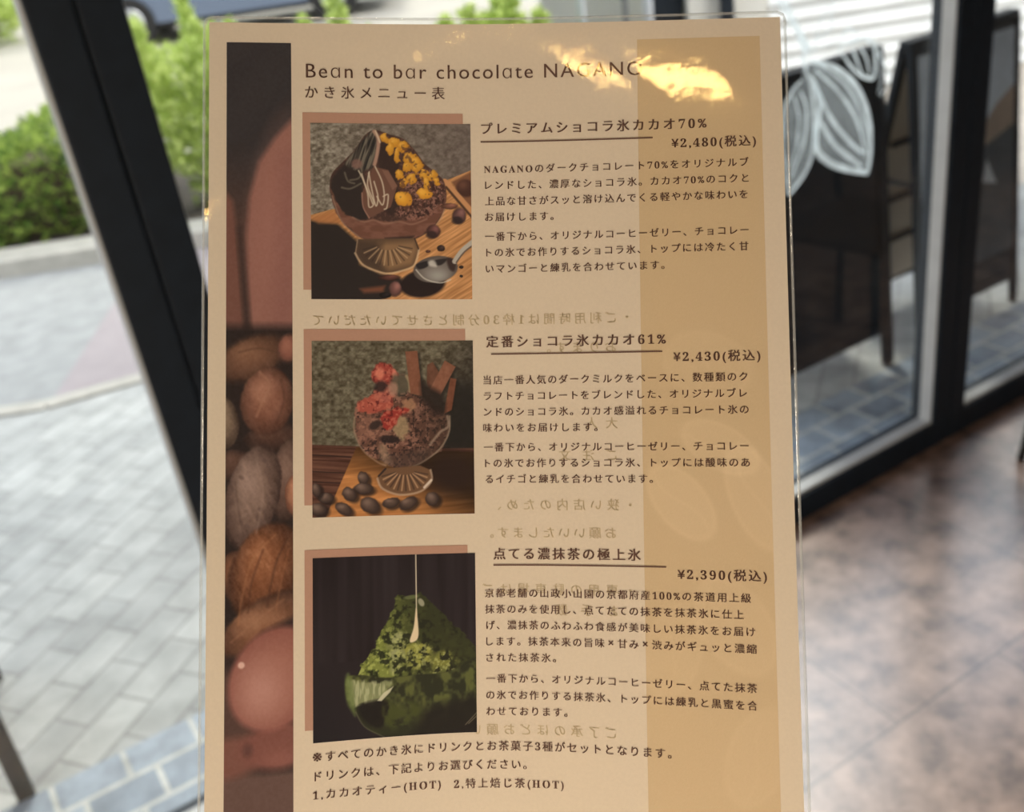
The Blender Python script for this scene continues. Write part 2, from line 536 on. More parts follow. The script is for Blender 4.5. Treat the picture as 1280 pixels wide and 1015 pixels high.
M_leafb = leaf_material('bright_conifer_leaf', (0.34, 0.46, 0.09), (0.86, 0.95, 0.40))
M_leafd = leaf_material('distant_leaf', (0.10, 0.20, 0.05), (0.34, 0.46, 0.16))
M_wood = mat('shrub_stem', (0.10, 0.07, 0.05), 0.9, var=0.2)

def leaves(name, pts, dirs, size, m, parent, rng, ratio=0.45):
    n = len(pts)
    a = rng.normal(size=(n, 3)) * 0.7 + dirs
    a /= np.linalg.norm(a, axis=1)[:, None]
    b = np.cross(a, rng.normal(size=(n, 3)))
    b /= np.linalg.norm(b, axis=1)[:, None]
    s = size * (0.6 + 0.8 * rng.random(n))[:, None]
    p = np.array(pts)
    q = np.stack([p, p + a * s * 0.5 + b * s * ratio * 0.5, p + a * s, p + a * s * 0.5 - b * s * ratio * 0.5], 1).reshape(-1, 3)
    me = bpy.data.meshes.new(name)
    me.vertices.add(4 * n)
    me.vertices.foreach_set('co', q.astype(np.float32).ravel())
    me.loops.add(4 * n)
    me.loops.foreach_set('vertex_index', np.arange(4 * n, dtype=np.int32))
    me.polygons.add(n)
    me.polygons.foreach_set('loop_start', np.arange(0, 4 * n, 4, dtype=np.int32))
    me.update(calc_edges=True)
    at = me.attributes.new('tint', 'FLOAT', 'POINT')
    at.data.foreach_set('value', np.repeat(rng.random(n), 4).astype(np.float32))
    me.materials.append(m)
    o = bpy.data.objects.new(name, me)
    COL.objects.link(o)
    o.parent = parent
    return o

def stems(bm, n, rx, ry, h, rng):
    for k in range(n):
        x, y = (rng.random() - .5) * 2 * rx, (rng.random() - .5) * 2 * ry
        add_cyl(bm, (x * .6, y * .6, 0), (x, y, h * (0.6 + 0.3 * rng.random())), 0.012, 0.005, 6)

def shrub(name, lat, dep, rx, ry, h, n, size, m, seed, label, up=0.3, group=None, spiky=0):
    rng = np.random.default_rng(seed)
    root = thing(name, S(lat, dep, 0.04), STREET_RZ, label, 'shrub' if 'tree' not in name else 'tree', group)
    d = rng.normal(size=(n, 3)); d /= np.linalg.norm(d, axis=1)[:, None]
    r = rng.random(n) ** 0.28
    lump = 1 + 0.16 * np.sin(d[:, 0] * 7 + seed) * np.cos(d[:, 1] * 6) + 0.1 * np.sin(d[:, 2] * 11)
    p = d * (r * lump)[:, None] * np.array([rx, ry, h * .5]) + np.array([0, 0, h * .52])
    dirs = d + np.array([0, 0, up])
    if spiky:
        tips = []
        for k in range(spiky):
            tx, ty = rng.uniform(-rx * .9, rx * .9), rng.uniform(-ry * .8, ry * .8)
            tl = h * rng.uniform(0.30, 0.62)
            base = h * rng.uniform(0.55, 0.75) * math.sqrt(max(0.2, 1 - (tx / rx) ** 2 * .5))
            m_ = int(n / spiky * 0.9)
            u = rng.random(m_)
            rad = 0.075 * (1 - u) ** 0.8 + 0.004
            an = rng.random(m_) * 6.283
            tips.append(np.stack([tx + rad * np.cos(an), ty + rad * np.sin(an), base + u * tl], 1))
        t = np.concatenate(tips)
        p = np.concatenate([p, t])
        dirs = np.concatenate([dirs, np.tile([0, 0, 1.0], (len(t), 1))])
    leaves('foliage', p, dirs, size, m, root, rng)
    bm = bmesh.new(); stems(bm, 7, rx * .6, ry * .6, h, rng)
    bm_obj('stem', bm, M_wood, root)
    return root

def hedge(name, lat0, lat1, dep, ry, h, n, size, m, seed, label):
    rng = np.random.default_rng(seed)
    cx = (lat0 + lat1) / 2; L = lat1 - lat0
    root = thing(name, S(cx, dep, 0.04), STREET_RZ, label, 'hedge')
    k = int(n * 0.5)
    x = rng.uniform(-L / 2, L / 2, n)
    face = rng.random(n)
    hh = h * (1 + 0.10 * np.sin(x * 5 + seed) + 0.07 * np.sin(x * 13))
    depth = rng.random(n) ** 2 * 0.16
    y = np.where(face < .45, -ry + depth + 0.05 * np.sin(x * 9), np.where(face < .6, ry - depth, rng.uniform(-ry, ry, n)))
    z = np.where(face < .6, rng.uniform(0.02, 1, n) * hh, hh - depth)
    dirs = np.stack([np.zeros(n), np.where(face < .45, -1.0, 0.2), np.where(face < .6, .4, 1.2)], 1)
    leaves('foliage', np.stack([x, y, z], 1), dirs, size, m, root, rng)
    bm = bmesh.new(); add_box(bm, (-L / 2 + .1, -ry + .16, 0), (L / 2 - .1, ry - .16, h * .8), 0.03)
    c_ = bm_obj('inner_branches', bm, M_wood, root)
    return root

hedge('hedge', -7.0, -1.92, 6.08, 0.42, 0.50, 15000, 0.06, M_leaf, 3, 'low dense green hedge with bright sunlit top behind the stone kerb')
shrub('conifer_shrub', -1.42, 5.98, 0.30, 0.30, 0.86, 4200, 0.055, M_leafb, 5, 'bright yellow-green feathery shrub just right of the left window mullion', 0.8, None, 11)
shrub('conifer_shrub', -0.62, 6.02, 0.30, 0.30, 0.76, 4200, 0.055, M_leafb, 8, 'bright yellow-green shrub behind the top left corner of the menu', 0.8, None, 9)
shrub('conifer_shrub', 0.20, 5.95, 0.32, 0.30, 0.74, 4200, 0.055, M_leafb, 13, 'bright yellow-green shrub peeking over the middle of the menu top edge', 0.8, None, 9)
for i, (la, de, rx, h, lb) in enumerate([(-7.2, 17.6, 0.9, 1.5, 'sunlit bush across the road at the far left edge'), (-9.5, 19.5, 1.0, 2.2, 'tall bush across the road beyond the left edge bush'), (-5.4, 19.4, 1.2, 1.7, 'rounded bush across the road behind the left mullion')]):
    shrub('roadside_bush', la, de, rx, rx * .8, h, 2600, 0.16, M_leafd if i else M_leafb, 30 + i, lb)

# ------------------------------------------------------------------ parked car across the road
def make_car():
    root = thing('parked_car', S(-2.75, 15.2, -0.045), STREET_RZ, 'blue-grey parked car on the road beyond the hedge', 'car')
    M_car = mat('blue_grey_car_paint', (0.16, 0.20, 0.28), 0.25, 0.3, spec=0.6)
    M_gl = mat('dark_car_glass', (0.02, 0.025, 0.03), 0.08)
    M_tyre = mat('black_tyre', (0.015, 0.015, 0.015), 0.85, var=0.2)
    M_rim = mat('silver_wheel_rim', (0.55, 0.56, 0.58), 0.3, 0.8)
    M_lamp = mat('clear_headlamp', (0.8, 0.8, 0.8), 0.1)
    prof = [(-2.1, .28), (-2.15, .55), (-2.08, .82), (-1.75, .98), (-1.35, 1.05), (-0.75, 1.46), (0.55, 1.50), (1.25, 1.10), (1.85, .95), (2.10, .72), (2.12, .40), (2.05, .25)]
    bm = bmesh.new()
    secs = []
    for y, ins, dz in ((-.86, .06, -.03), (-.80, 0, 0), (.80, 0, 0), (.86, .06, -.03)):
        secs.append([bm.verts.new((x * (1 - ins * .15), y * (0.86 if z > 1.2 else 1), z + (dz if z > .5 else 0))) for x, z in prof])
    for a, b in zip(secs, secs[1:]):
        for i in range(len(prof)):
            j = (i + 1) % len(prof)
            bm.faces.new((a[i], a[j], b[j], b[i]))
    bm.faces.new(secs[0][::-1]); bm.faces.new(secs[-1])
    bm_obj('body', bm, M_car, root)
    for sy in (-1, 1):
        bm = bmesh.new()
        vs = [bm.verts.new((x, sy * y, z)) for x, y, z in ((-1.12, .872, 1.06), (-.70, .765, 1.38), (.48, .765, 1.42), (1.02, .872, 1.06))]
        bm.faces.new(vs)
        r = bmesh.ops.extrude_face_region(bm, geom=bm.faces[:])
        for v in r['geom']:
            if isinstance(v, bmesh.types.BMVert): v.co.y -= sy * 0.02
        bm_obj('side_window', bm, M_gl, root)
    for x in (-1.3, 1.3):
        for sy in (-1, 1):
            bm = bmesh.new(); add_cyl(bm, (x, sy * .70, .31), (x, sy * .90, .31), .31, .31, 28)
            wv = bm_obj('wheel', bm, M_tyre, root)
            bm = bmesh.new(); add_cyl(bm, (x, sy * .88, .31), (x, sy * .915, .31), .20, .17, 20)
            bm_obj('rim', bm, M_rim, wv)
    for sy in (-1, 1):
        bm = bmesh.new(); add_box(bm, (2.03, sy * .62 - .17, .62), (2.14, sy * .62 + .17, .78), 0.03)
        bm_obj('headlamp', bm, M_lamp, root)
    bm = bmesh.new(); add_box(bm, (-1.9, -.84, .2), (1.9, .84, .34), 0.02)
    bm_obj('sill', bm, M_tyre, root)
make_car()

# ------------------------------------------------------------------ building across the way with a white slatted shutter
M_white = mat('white_shutter_paint', (0.86, 0.87, 0.86), 0.55, var=0.04, scale=3)
M_cream = mat('cream_render', (0.70, 0.68, 0.62), 0.8, var=0.06, scale=5)
M_pole = mat('pale_painted_pole', (0.70, 0.74, 0.80), 0.35, var=0.05)
M_grey = mat('grey_metal', (0.25, 0.26, 0.28), 0.4, 0.4, var=0.1)
bm = bmesh.new()
add_box(bm, (1.86, 6.45, 0.0), (7.2, 6.50, 3.2))
for k in range(34):
    z = 0.02 + k * 0.092
    r = bmesh.ops.create_cube(bm, size=1.0)
    for v in r['verts']:
        top = v.co.z > 0
        front = v.co.y < 0
        v.co = Vector((4.53 + v.co.x * 5.34, (6.385 if not top else 6.432) if front else 6.455, z + (0.080 if top else 0.0)))
o = bm_obj('shutter', bm, M_white)
o.rotation_euler = (0, 0, STREET_RZ)
tag(o, 'white slatted roller shutter of the building beyond the sign boards', 'shutter')
def sbox(name, lat0, lat1, d0, d1, z0, z1, m, bev=0.005):
    o = box_obj(name, (lat0, d0, z0), (lat1, d1, z1), m, None, bev)
    o.rotation_euler = (0, 0, STREET_RZ)
    return o
o = sbox('wall_across', 1.38, 1.86, 6.40, 6.62, 0.0, 3.2, M_cream); struct(o)
o = sbox('wall_recess', 0.60, 1.38, 7.30, 7.42, 0.0, 3.2, M_cream); struct(o)
o = sbox('roof_slab', 0.55, 7.3, 6.30, 10.0, 3.2, 3.4, M_cream); struct(o)
tag(sbox('drain_pipe', 1.565, 1.635, 6.32, 6.39, 0.0, 3.19, M_dark), 'dark vertical pipe on the cream wall above the menu', 'pipe')
tag(sbox('dark_door', 1.19, 1.37, 6.46, 6.52, 0.0, 2.2, M_dark), 'narrow black door panel left of the cream wall', 'door')
for i, (la, w_, m_, lb) in enumerate([(0.73, .05, M_pole, 'pale pole leftmost of three above the menu top'), (0.98, .035, M_grey, 'thin grey pole between the two pale poles above the menu'), (1.11, .055, M_pole, 'pale pole beside the narrow black door panel')]):
    bm = bmesh.new(); add_cyl(bm, (0, 0, 0), (0, 0, 2.4), w_ * .5, None, 16)
    bmesh.ops.create_cone(bm, cap_ends=True, segments=16, radius1=w_, radius2=w_, depth=0.02, matrix=Matrix.Translation((0, 0, 0.01)))
    p = bm_obj('metal_pole', bm, m_, None, True)
    p.location = S(la, 6.2, -0.002 if la > 1.2 else -0.004)
    tag(p, lb, 'pole', None)

# ------------------------------------------------------------------ folding sign boards
M_taupe = mat('taupe_board_lining', (0.62, 0.54, 0.44), 0.75, var=0.12, scale=7)
def aframe(name, label, ax, ay, zt, rz, w, front, back, z_board=0.13, inner=False):
    root = thing(name, (ax, ay, 0.0), rz, label, 'sign board')
    for sgn, sp in ((-1, front), (1, back)):
        foot = lambda x: (x, sgn * sp, 0.003)
        top = lambda x: (x, sgn * 0.014, zt)
        LW = .024 if inner else .036
        for x in (-w / 2 + LW / 2, w / 2 - LW / 2):
            bm = bmesh.new(); add_bar(bm, foot(x), top(x), LW, 0.022, 0.003)
            bm_obj('leg', bm, M_dark, root)
        f = z_board / zt
        lo = Vector(foot(0)).lerp(Vector(top(0)), f); hi = Vector(foot(0)).lerp(Vector(top(0)), 0.985)
        bm = bmesh.new(); add_bar(bm, lo, hi, w - 2 * LW, 0.010)
        bm_obj('board', bm, M_chalk, root)
        if inner and sgn > 0:
            bm = bmesh.new()
            off = Vector((0, -0.008, -0.002))
            add_bar(bm, lo + off, hi + off, w - 0.074, 0.003)
            q = bm_obj('inner_lining', bm, M_taupe, root)
            q['label'] = 'taupe inner side of the rear board'
            for zz in (0.27, 0.43, 0.63):
                c_ = Vector(foot(0)).lerp(Vector(top(0)), zz / zt) + Vector((0, -0.018, 0))
                bm = bmesh.new(); add_bar(bm, c_ + Vector((-w / 2 + .036, 0, 0)), c_ + Vector((w / 2 - .036, 0, 0)), 0.014, 0.018, 0.002, Vector((0, 1, 0)))
                bm_obj('cross_bar', bm, M_dark, root)
        bm = bmesh.new()
        add_bar(bm, Vector((-w / 2 + .036, lo.y, lo.z)), Vector((w / 2 - .036, lo.y, lo.z)), 0.02, 0.03, 0.002, Vector((0, 1, 0)))
        bm_obj('bottom_rail', bm, M_dark, root)
    bm = bmesh.new(); add_bar(bm, (-w / 2, 0, zt + 0.002), (w / 2, 0, zt + 0.002), 0.046, 0.03, 0.003, Vector((0, 1, 0)))
    bm_obj('top_rail', bm, M_dark, root)
    for sx in (-1, 1):
        bm = bmesh.new()
        t = 0.45
        add_bar(bm, (sx * (w / 2 - .04), -front * t, zt * (1 - t)), (sx * (w / 2 - .04), back * t, zt * (1 - t)), 0.006, 0.014)
        bm_obj('hinge_strap', bm, M_dark, root)
    return root

aframe('chalkboard_sign', 'black chalkboard sign with a bare front right beside the menu', 2.205, 2.062, 0.955, 0, 0.50, 0.092, 0.20)
a3 = aframe('chalkboard_sign', 'black sign board with a blue and brown poster at the right edge', 2.838, 2.075, 0.935, 0, 0.50, 0.098, 0.22, z_board=0.10, inner=True)
# poster on the front of that board
M_pb = mat('poster_blue_grey', (0.40, 0.47, 0.57), 0.4, var=0.15, scale=14)
M_pn = mat('poster_brown', (0.27, 0.21, 0.17), 0.4, var=0.2, scale=14)
M_pd = mat('poster_dark', (0.03, 0.045, 0.06), 0.4, var=0.2, scale=14)
M_pw = mat('poster_white', (0.42, 0.46, 0.52), 0.4)
def poster():
    bm = bmesh.new()
    def lean(x, z):       # on the front of the leaning board
        t = z / 0.935
        return (x, -0.098 * (1 - t) - 0.014 * t - 0.0085, z)
    def pane(pts, mi, off):
        vs = []
        for x, z in pts:
            p = lean(x, z); vs.append(bm.verts.new((p[0], p[1] - off, p[2])))
        f = bm.faces.new(vs); f.material_index = mi
    pane([(-.225, .20), (.222, .20), (.222, .915), (-.225, .915)], 0, 0.0)
    pane([(-.225, .43), (-.10, .40), (.03, .60), (.13, .69), (.222, .735), (.222, .905), (-.225, .905)], 1, 0.0006)
    pane([(.03, .60), (.08, .575), (.222, .61), (.222, .735), (.13, .69)], 2, 0.0006)
    pane([(-.06, .86), (-.03, .62), (-.02, .62), (-.04, .86)], 0, 0.0010)
    pane([(-.16, .74), (-.09, .56), (-.08, .56), (-.14, .74)], 0, 0.0010)
    pane([(.065, .46), (.135, .44), (.085, .53)], 3, 0.0012)
    o = bm_obj('poster', bm, [M_pd, M_pb, M_pn, M_pw], a3)
    o['label'] = 'poster with blue-grey top and brown band'
poster()
aframe('chalkboard_sign', 'black sign board on the left, only its legs showing at the bottom left corner', -0.452, 2.18, 0.90, 0, 0.50, 0.23, 0.23)

# ------------------------------------------------------------------ chair at the right edge of the room
def chair():
    root = thing('cafe_chair', (2.408, 1.141, 0), math.radians(-8), 'black metal chair at the right edge, only its front leg tip in view', 'chair')
    M_ch = mat('black_chair_metal', (0.015, 0.016, 0.017), 0.35, var=0.1)
    M_st = mat('dark_wood_seat', (0.09, 0.055, 0.035), 0.5, var=0.25, scale=9)
    bm = bmesh.new(); add_box(bm, (-.19, -.19, .44), (.19, .19, .465), 0.010); bm_obj('seat', bm, M_st, root)
    for sx in (-1, 1):
        for sy in (-1, 1):
            bm = bmesh.new(); add_cyl(bm, (sx * .205, sy * .20, 0.002), (sx * .165, sy * .165, .44), .011, .012, 12)
            bm_obj('leg', bm, M_ch, root, True)
    for sx in (-1, 1):
        bm = bmesh.new(); add_cyl(bm, (sx * .165, -.175, .46), (sx * .165, -.22, .80), .011, .011, 12); bm_obj('back_post', bm, M_ch, root, True)
    bm = bmesh.new(); add_box(bm, (-.18, -.232, .68), (.18, -.212, .82), 0.008); bm_obj('backrest', bm, M_st, root)
chair()

# ------------------------------------------------------------------ lamps: the pendant bar, and added unseen fill lamps
M_brass = mat('brass_lamp_metal', (0.45, 0.30, 0.12), 0.3, 0.9)
M_bulb = mat('warm_glowing_bulb', (1, 0.8, 0.5), 0.4, emit=(1.0, 0.62, 0.20), estr=62.0)
M_shade = mat('black_lamp_shade', (0.03, 0.03, 0.03), 0.5)
def bar_lamp():
    root = thing('pendant_bar_lamp', (-0.10, -0.44, 2.40), 0, 'brass pendant bar with warm bulbs above and behind the viewer', 'lamp')
    bm = bmesh.new(); add_cyl(bm, (-.32, 0, .10), (.26, 0, .10), .010, None, 12); bm_obj('bar', bm, M_brass, root, True)
    for x in (-.2, .16):
        bm = bmesh.new(); add_cyl(bm, (x, 0, .10), (x, 0, .35), .005, None, 8); bm_obj('cord', bm, M_shade, root)
    for x, r in ((-.225, .005), (-.069, .0070), (-.0505, .0045), (-.037, .0068)):
        bm = bmesh.new(); bmesh.ops.create_uvsphere(bm, u_segments=16, v_segments=10, radius=r, matrix=Matrix.Translation((x, 0, 0)))
        bm_obj('bulb', bm, M_bulb, root, True)
        bm = bmesh.new(); add_cyl(bm, (x, 0, r * .8), (x, 0, .10), .009, None, 10); bm_obj('socket', bm, M_brass, root, True)
    bm = bmesh.new(); add_cyl(bm, (.010, 0, .004), (.118, 0, .0), .0095, .007, 16); bm_obj('tube_bulb', bm, M_bulb, root, True)
    bm = bmesh.new(); add_cyl(bm, (.07, 0, .018), (.07, 0, .10), .008, None, 10); bm_obj('socket', bm, M_brass, root, True)
bar_lamp()
def fill_downlight(x, y, power, label, r=0.16):  # unseen ceiling lamp, added as broad fill on the menu
    root = thing('fill_ceiling_lamp', (x, y, RZ1), 0, label, 'lamp')
    bm = bmesh.new(); add_cyl(bm, (0, 0, -.05), (0, 0, 0), r + .02, None, 32); bm_obj('housing', bm, M_shade, root)
    ld = bpy.data.lights.new('fill_light', 'AREA')
    ld.shape = 'DISK'; ld.size = r * 2; ld.energy = power * FILL_POWER; ld.color = FILL_COL
    lo = bpy.data.objects.new('fill_light', ld); COL.objects.link(lo); lo.parent = root; lo.location = (0, 0, -.056)
def fill_globe_lamp(x, y):  # unseen lamp and table, added to brighten the lower part of the menu
    tb = thing('added_side_table', (x, y, 0), 0, 'added small round dark side table for the fill lamp, unseen behind the viewer', 'table')
    bm = bmesh.new(); add_cyl(bm, (0, 0, .69), (0, 0, .715), .24, None, 40); bm_obj('table_top', bm, M_dark, tb)
    bm = bmesh.new(); add_cyl(bm, (0, 0, .02), (0, 0, .69), .022, None, 16); bm_obj('pedestal', bm, M_dark, tb)
    bm = bmesh.new(); add_cyl(bm, (0, 0, .002), (0, 0, .022), .18, .16, 32); bm_obj('foot', bm, M_dark, tb)
    lp = thing('fill_globe_lamp', (x, y, .716), 0, 'added warm globe fill lamp standing on the small side table', 'lamp')
    bm = bmesh.new(); add_cyl(bm, (0, 0, 0), (0, 0, .02), .06, .05, 32); bm_obj('base', bm, M_brass, lp)
    bm = bmesh.new(); add_cyl(bm, (0, 0, .02), (0, 0, .13), .010, None, 16); bm_obj('stem', bm, M_brass, lp)
    bm = bmesh.new(); bmesh.ops.create_uvsphere(bm, u_segments=32, v_segments=16, radius=.08, matrix=Matrix.Translation((0, 0, .205)))
    bm_obj('globe', bm, mat('opal_globe', (1, .9, .8), .5, emit=FILL_COL, estr=FILL_GLOBE), lp, True)
fill_globe_lamp(-0.50, -0.35)
fill_downlight(-1.5, -0.7, 120, 'added round ceiling fill lamp to the left behind the viewer')
fill_downlight(0.9, -1.5, 90, 'added round ceiling fill lamp to the right behind the viewer')
fill_downlight(1.9, -2.4, 60, 'added round ceiling fill lamp near the back wall')

# ------------------------------------------------------------------ the laminated menu sheet
ILL = np.array([0.80, 0.66, 0.53])      # how strongly the lamps light the print (for matching ink colours to the print seen)
MP = (-0.0046, -0.005845, 0.388997, -0.002937, 0.007918, 0.010934, 0.060045, 0.334674, -0.08475, -0.006054)
def menu_matrix():
    rx, ry, rz = MP[3:6]
    M = Matrix.Rotation(rx, 3, 'X') @ Matrix.Rotation(ry, 3, 'Y') @ Matrix.Rotation(rz, 3, 'Z')
    loc = R_CAM @ Vector((MP[0], MP[1], -MP[2])) + Vector((0, 0, 1.6))
    return Matrix.Translation(loc) @ (R_CAM @ M).to_4x4()
def bend(s, t):
    # the sheet sags into a shallow trough, deeper towards its lower end
    tt = t / 0.3
    a = MP[6] + MP[7] * tt + MP[8] * tt * tt
    c = 0.035
    return a * (np.sqrt((s - MP[9]) ** 2 + c * c) - c) + 0.0101 * 10 * (t - 0.148) ** 2
def sheet(s, t, dz=0.0):
    s = np.asarray(s, float); t = np.asarray(t, float)
    return np.stack([s + 0 * t, 0.148 - t + 0 * s, bend(s, t) + dz], -1)

menu = bpy.data.objects.new('menu', None)
menu.empty_display_size = 0.05
COL.objects.link(menu)
menu.matrix_world = menu_matrix()
tag(menu, 'laminated beige dessert menu sheet held up in the foreground', 'menu')

def lin(c):
    c = np.asarray(c, float) / 255.0
    return np.where(c <= 0.04045, c / 12.92, ((c + 0.055) / 1.055) ** 2.4)
def ink(c):
    return tuple(np.clip(lin(c) / ILL, 0.004, 0.92))

def paper_mat(name, col, trans=0.18, var=0.02):
    m, nt, b, out = new_mat(name)
    nt.nodes.remove(b)
    tc = nt.nodes.new('ShaderNodeTexCoord')
    nz = nt.nodes.new('ShaderNodeTexNoise'); nz.inputs['Scale'].default_value = 900; nz.inputs['Detail'].default_value = 3
    nt.links.new(tc.outputs['Object'], nz.inputs[0])
    rp = nt.nodes.new('ShaderNodeValToRGB')
    rp.color_ramp.elements[0].position = .3; rp.color_ramp.elements[1].position = .7
    rp.color_ramp.elements[0].color = (*[c * (1 - var) for c in col], 1)
    rp.color_ramp.elements[1].color = (*[min(1, c * (1 + var)) for c in col], 1)
    nt.links.new(nz.outputs['Fac'], rp.inputs[0])
    df = nt.nodes.new('ShaderNodeBsdfDiffuse'); tl = nt.nodes.new('ShaderNodeBsdfTranslucent')
    mx = nt.nodes.new('ShaderNodeMixShader'); mx.inputs[0].default_value = trans
    nt.links.new(rp.outputs[0], df.inputs[0]); nt.links.new(rp.outputs[0], tl.inputs[0])
    nt.links.new(df.outputs[0], mx.inputs[1]); nt.links.new(tl.outputs[0], mx.inputs[2])
    nt.links.new(mx.outputs[0], out.inputs[0])
    return m

def print_mat(name):
    m, nt, b, out = new_mat(name)
    at = nt.nodes.new('ShaderNodeAttribute'); at.attribute_name = 'print'
    nt.links.new(at.outputs['Color'], b.inputs['Base Color'])
    b.inputs['Roughness'].default_value = 0.7
    b.inputs['Specular IOR Level'].default_value = 0.1
    return m

def grid_obj(name, s, t, dz, m, colors=None):
    # s: columns, t: rows (1D arrays, metres on the sheet)
    ns, nt_ = len(s), len(t)
    SS, TT = np.meshgrid(s, t)
    P = sheet(SS, TT, dz).reshape(-1, 3)
    i = np.arange(ns * nt_).reshape(nt_, ns)
    q = np.stack([i[1:, :-1], i[1:, 1:], i[:-1, 1:], i[:-1, :-1]], -1).reshape(-1, 4)
    me = bpy.data.meshes.new(name)
    me.vertices.add(len(P)); me.vertices.foreach_set('co', P.astype(np.float32).ravel())
    me.loops.add(q.size); me.loops.foreach_set('vertex_index', q.astype(np.int32).ravel())
    me.polygons.add(len(q)); me.polygons.foreach_set('loop_start', np.arange(0, q.size, 4, dtype=np.int32))
    me.polygons.foreach_set('use_smooth', np.ones(len(q), dtype=bool))
    me.update(calc_edges=True)
    if colors is not None:
        at = me.color_attributes.new('print', 'FLOAT_COLOR', 'POINT')
        c4 = np.concatenate([colors.reshape(-1, 3), np.ones((len(P), 1))], 1)
        at.data.foreach_set('color', c4.astype(np.float32).ravel())
    me.materials.append(m)
    o = bpy.data.objects.new(name, me)
    COL.objects.link(o)
    o.parent = menu
    return o
def rect_obj(name, s0, s1, t0, t1, dz, m, n=(24, 24)):
    return grid_obj(name, np.linspace(s0, s1, n[0]) / 1000, np.linspace(t0, t1, n[1]) / 1000, dz, m)

M_paper = paper_mat('cream_paper', ink((206, 177, 146)), 0.16)
M_tan = paper_mat('tan_print', ink((189, 155, 115)), 0.16)
M_tan2 = paper_mat('warm_tan_print', ink((196, 158, 120)), 0.16)
M_pinkp = paper_mat('pinkish_brown_print', ink((178, 131, 106)), 0.16)
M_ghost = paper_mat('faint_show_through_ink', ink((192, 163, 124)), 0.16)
M_ghost2 = paper_mat('faint_show_through_picture', ink((196, 166, 130)), 0.16)
M_ink = paper_mat('dark_brown_ink', ink((98, 68, 55)), 0.0, 0.05)
M_print = print_mat('printed_picture')

rect_obj('paper', -105, 105, 0, 297, 0.0, M_paper, (60, 70))

# faint panel printed on the reverse, showing through at the right
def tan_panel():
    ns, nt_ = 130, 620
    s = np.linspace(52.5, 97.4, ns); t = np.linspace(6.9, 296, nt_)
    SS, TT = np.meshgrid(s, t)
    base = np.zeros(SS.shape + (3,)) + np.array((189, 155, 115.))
    base = base + ((TT - 60) / 200)[..., None] * np.array((-3, -3, -2.))  # slight shade towards the bottom, put into the panel colour
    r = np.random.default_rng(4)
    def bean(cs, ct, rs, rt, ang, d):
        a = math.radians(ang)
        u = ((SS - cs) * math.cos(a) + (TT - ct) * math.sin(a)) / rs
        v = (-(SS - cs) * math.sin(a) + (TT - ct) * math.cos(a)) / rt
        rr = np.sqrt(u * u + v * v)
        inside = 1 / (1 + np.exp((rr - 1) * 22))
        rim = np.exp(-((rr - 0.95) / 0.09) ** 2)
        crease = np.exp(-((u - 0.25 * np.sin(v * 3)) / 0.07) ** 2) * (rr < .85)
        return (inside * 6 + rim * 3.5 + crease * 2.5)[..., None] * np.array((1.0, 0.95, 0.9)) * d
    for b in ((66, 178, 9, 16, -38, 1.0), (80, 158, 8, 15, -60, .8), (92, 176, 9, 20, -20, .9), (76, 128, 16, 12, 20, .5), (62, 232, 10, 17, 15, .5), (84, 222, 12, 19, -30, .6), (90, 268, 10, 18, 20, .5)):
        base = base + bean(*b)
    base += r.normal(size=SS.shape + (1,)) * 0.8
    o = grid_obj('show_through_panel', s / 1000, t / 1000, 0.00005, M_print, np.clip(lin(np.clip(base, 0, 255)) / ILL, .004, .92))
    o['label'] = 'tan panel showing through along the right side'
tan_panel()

PS0, PS1 = -68.62, -9.66
PT = [(36.94, 102.14), (117.57, 182.22), (196.94, 263.42)]
for a, b in ((33.1, 98.7), (113.2, 177.7), (193.9, 258.8)):
    o = rect_obj('picture_backing', -71.45, -12.45, a, b, 0.00010, M_pinkp)
for s0, s1, t0 in ((-5.91, 57.78, 43.62), (-2.9, 60.1, 122.75), (-2.86, 60.23, 201.53)):
    rect_obj('underline', s0, s1, t0 - 0.26, t0 + 0.26, 0.00022, M_ink, (40, 2))

# ---- lettering
_gl = {}
def glyph(ch, off):
    k = (ch, off)
    if k in _gl: return _gl[k]
    def raw(s, o_):
        cu = bpy.data.curves.new('glyph', 'FONT'); cu.body = s; cu.offset = o_; cu.resolution_u = 3
        ob = bpy.data.objects.new('glyph', cu); COL.objects.link(ob)
        me = bpy.data.meshes.new_from_object(ob.evaluated_get(bpy.context.evaluated_depsgraph_get()))
        v = np.array([tuple(w.co)[:2] for w in me.vertices]).reshape(-1, 2)
        f = [tuple(p.vertices) for p in me.polygons]
        bpy.data.objects.remove(ob); bpy.data.curves.remove(cu); bpy.data.meshes.remove(me)
        return v, f
    v, f = raw(ch, off - (0.012 if ch == '\u0251' else 0)) if ch.strip() else (np.zeros((0, 2)), [])
    if 0x2E80 <= ord(ch) < 0x1D000:
        adv = 1.0
    elif ch == '\u203b':
        v = v * 1.45 + np.array((0.03, -0.10)); adv = 1.0
    elif ch == '\u00d7':
        v = v * 1.15 + np.array((0.15, 0.03)); adv = 1.0
    else:
        a0 = raw('HH', 0)[0][:, 0].max(); a1 = raw('H' + ch + 'H', 0)[0][:, 0].max()
        adv = a1 - a0
    if ch == '\u0251':
        v = v * np.array((0.94, 0.94)); adv *= 0.95
    _gl[k] = (v, f, adv)
    return _gl[k]

def bold_serif(s):
    out = ''
    for ch in s:
        if 'A' <= ch <= 'Z': out += chr(0x1D400 + ord(ch) - 65)
        elif 'a' <= ch <= 'z': out += chr(0x1D41A + ord(ch) - 97)
        elif '0' <= ch <= '9': out += chr(0x1D7CE + ord(ch) - 48)
        else: out += ch
    return out

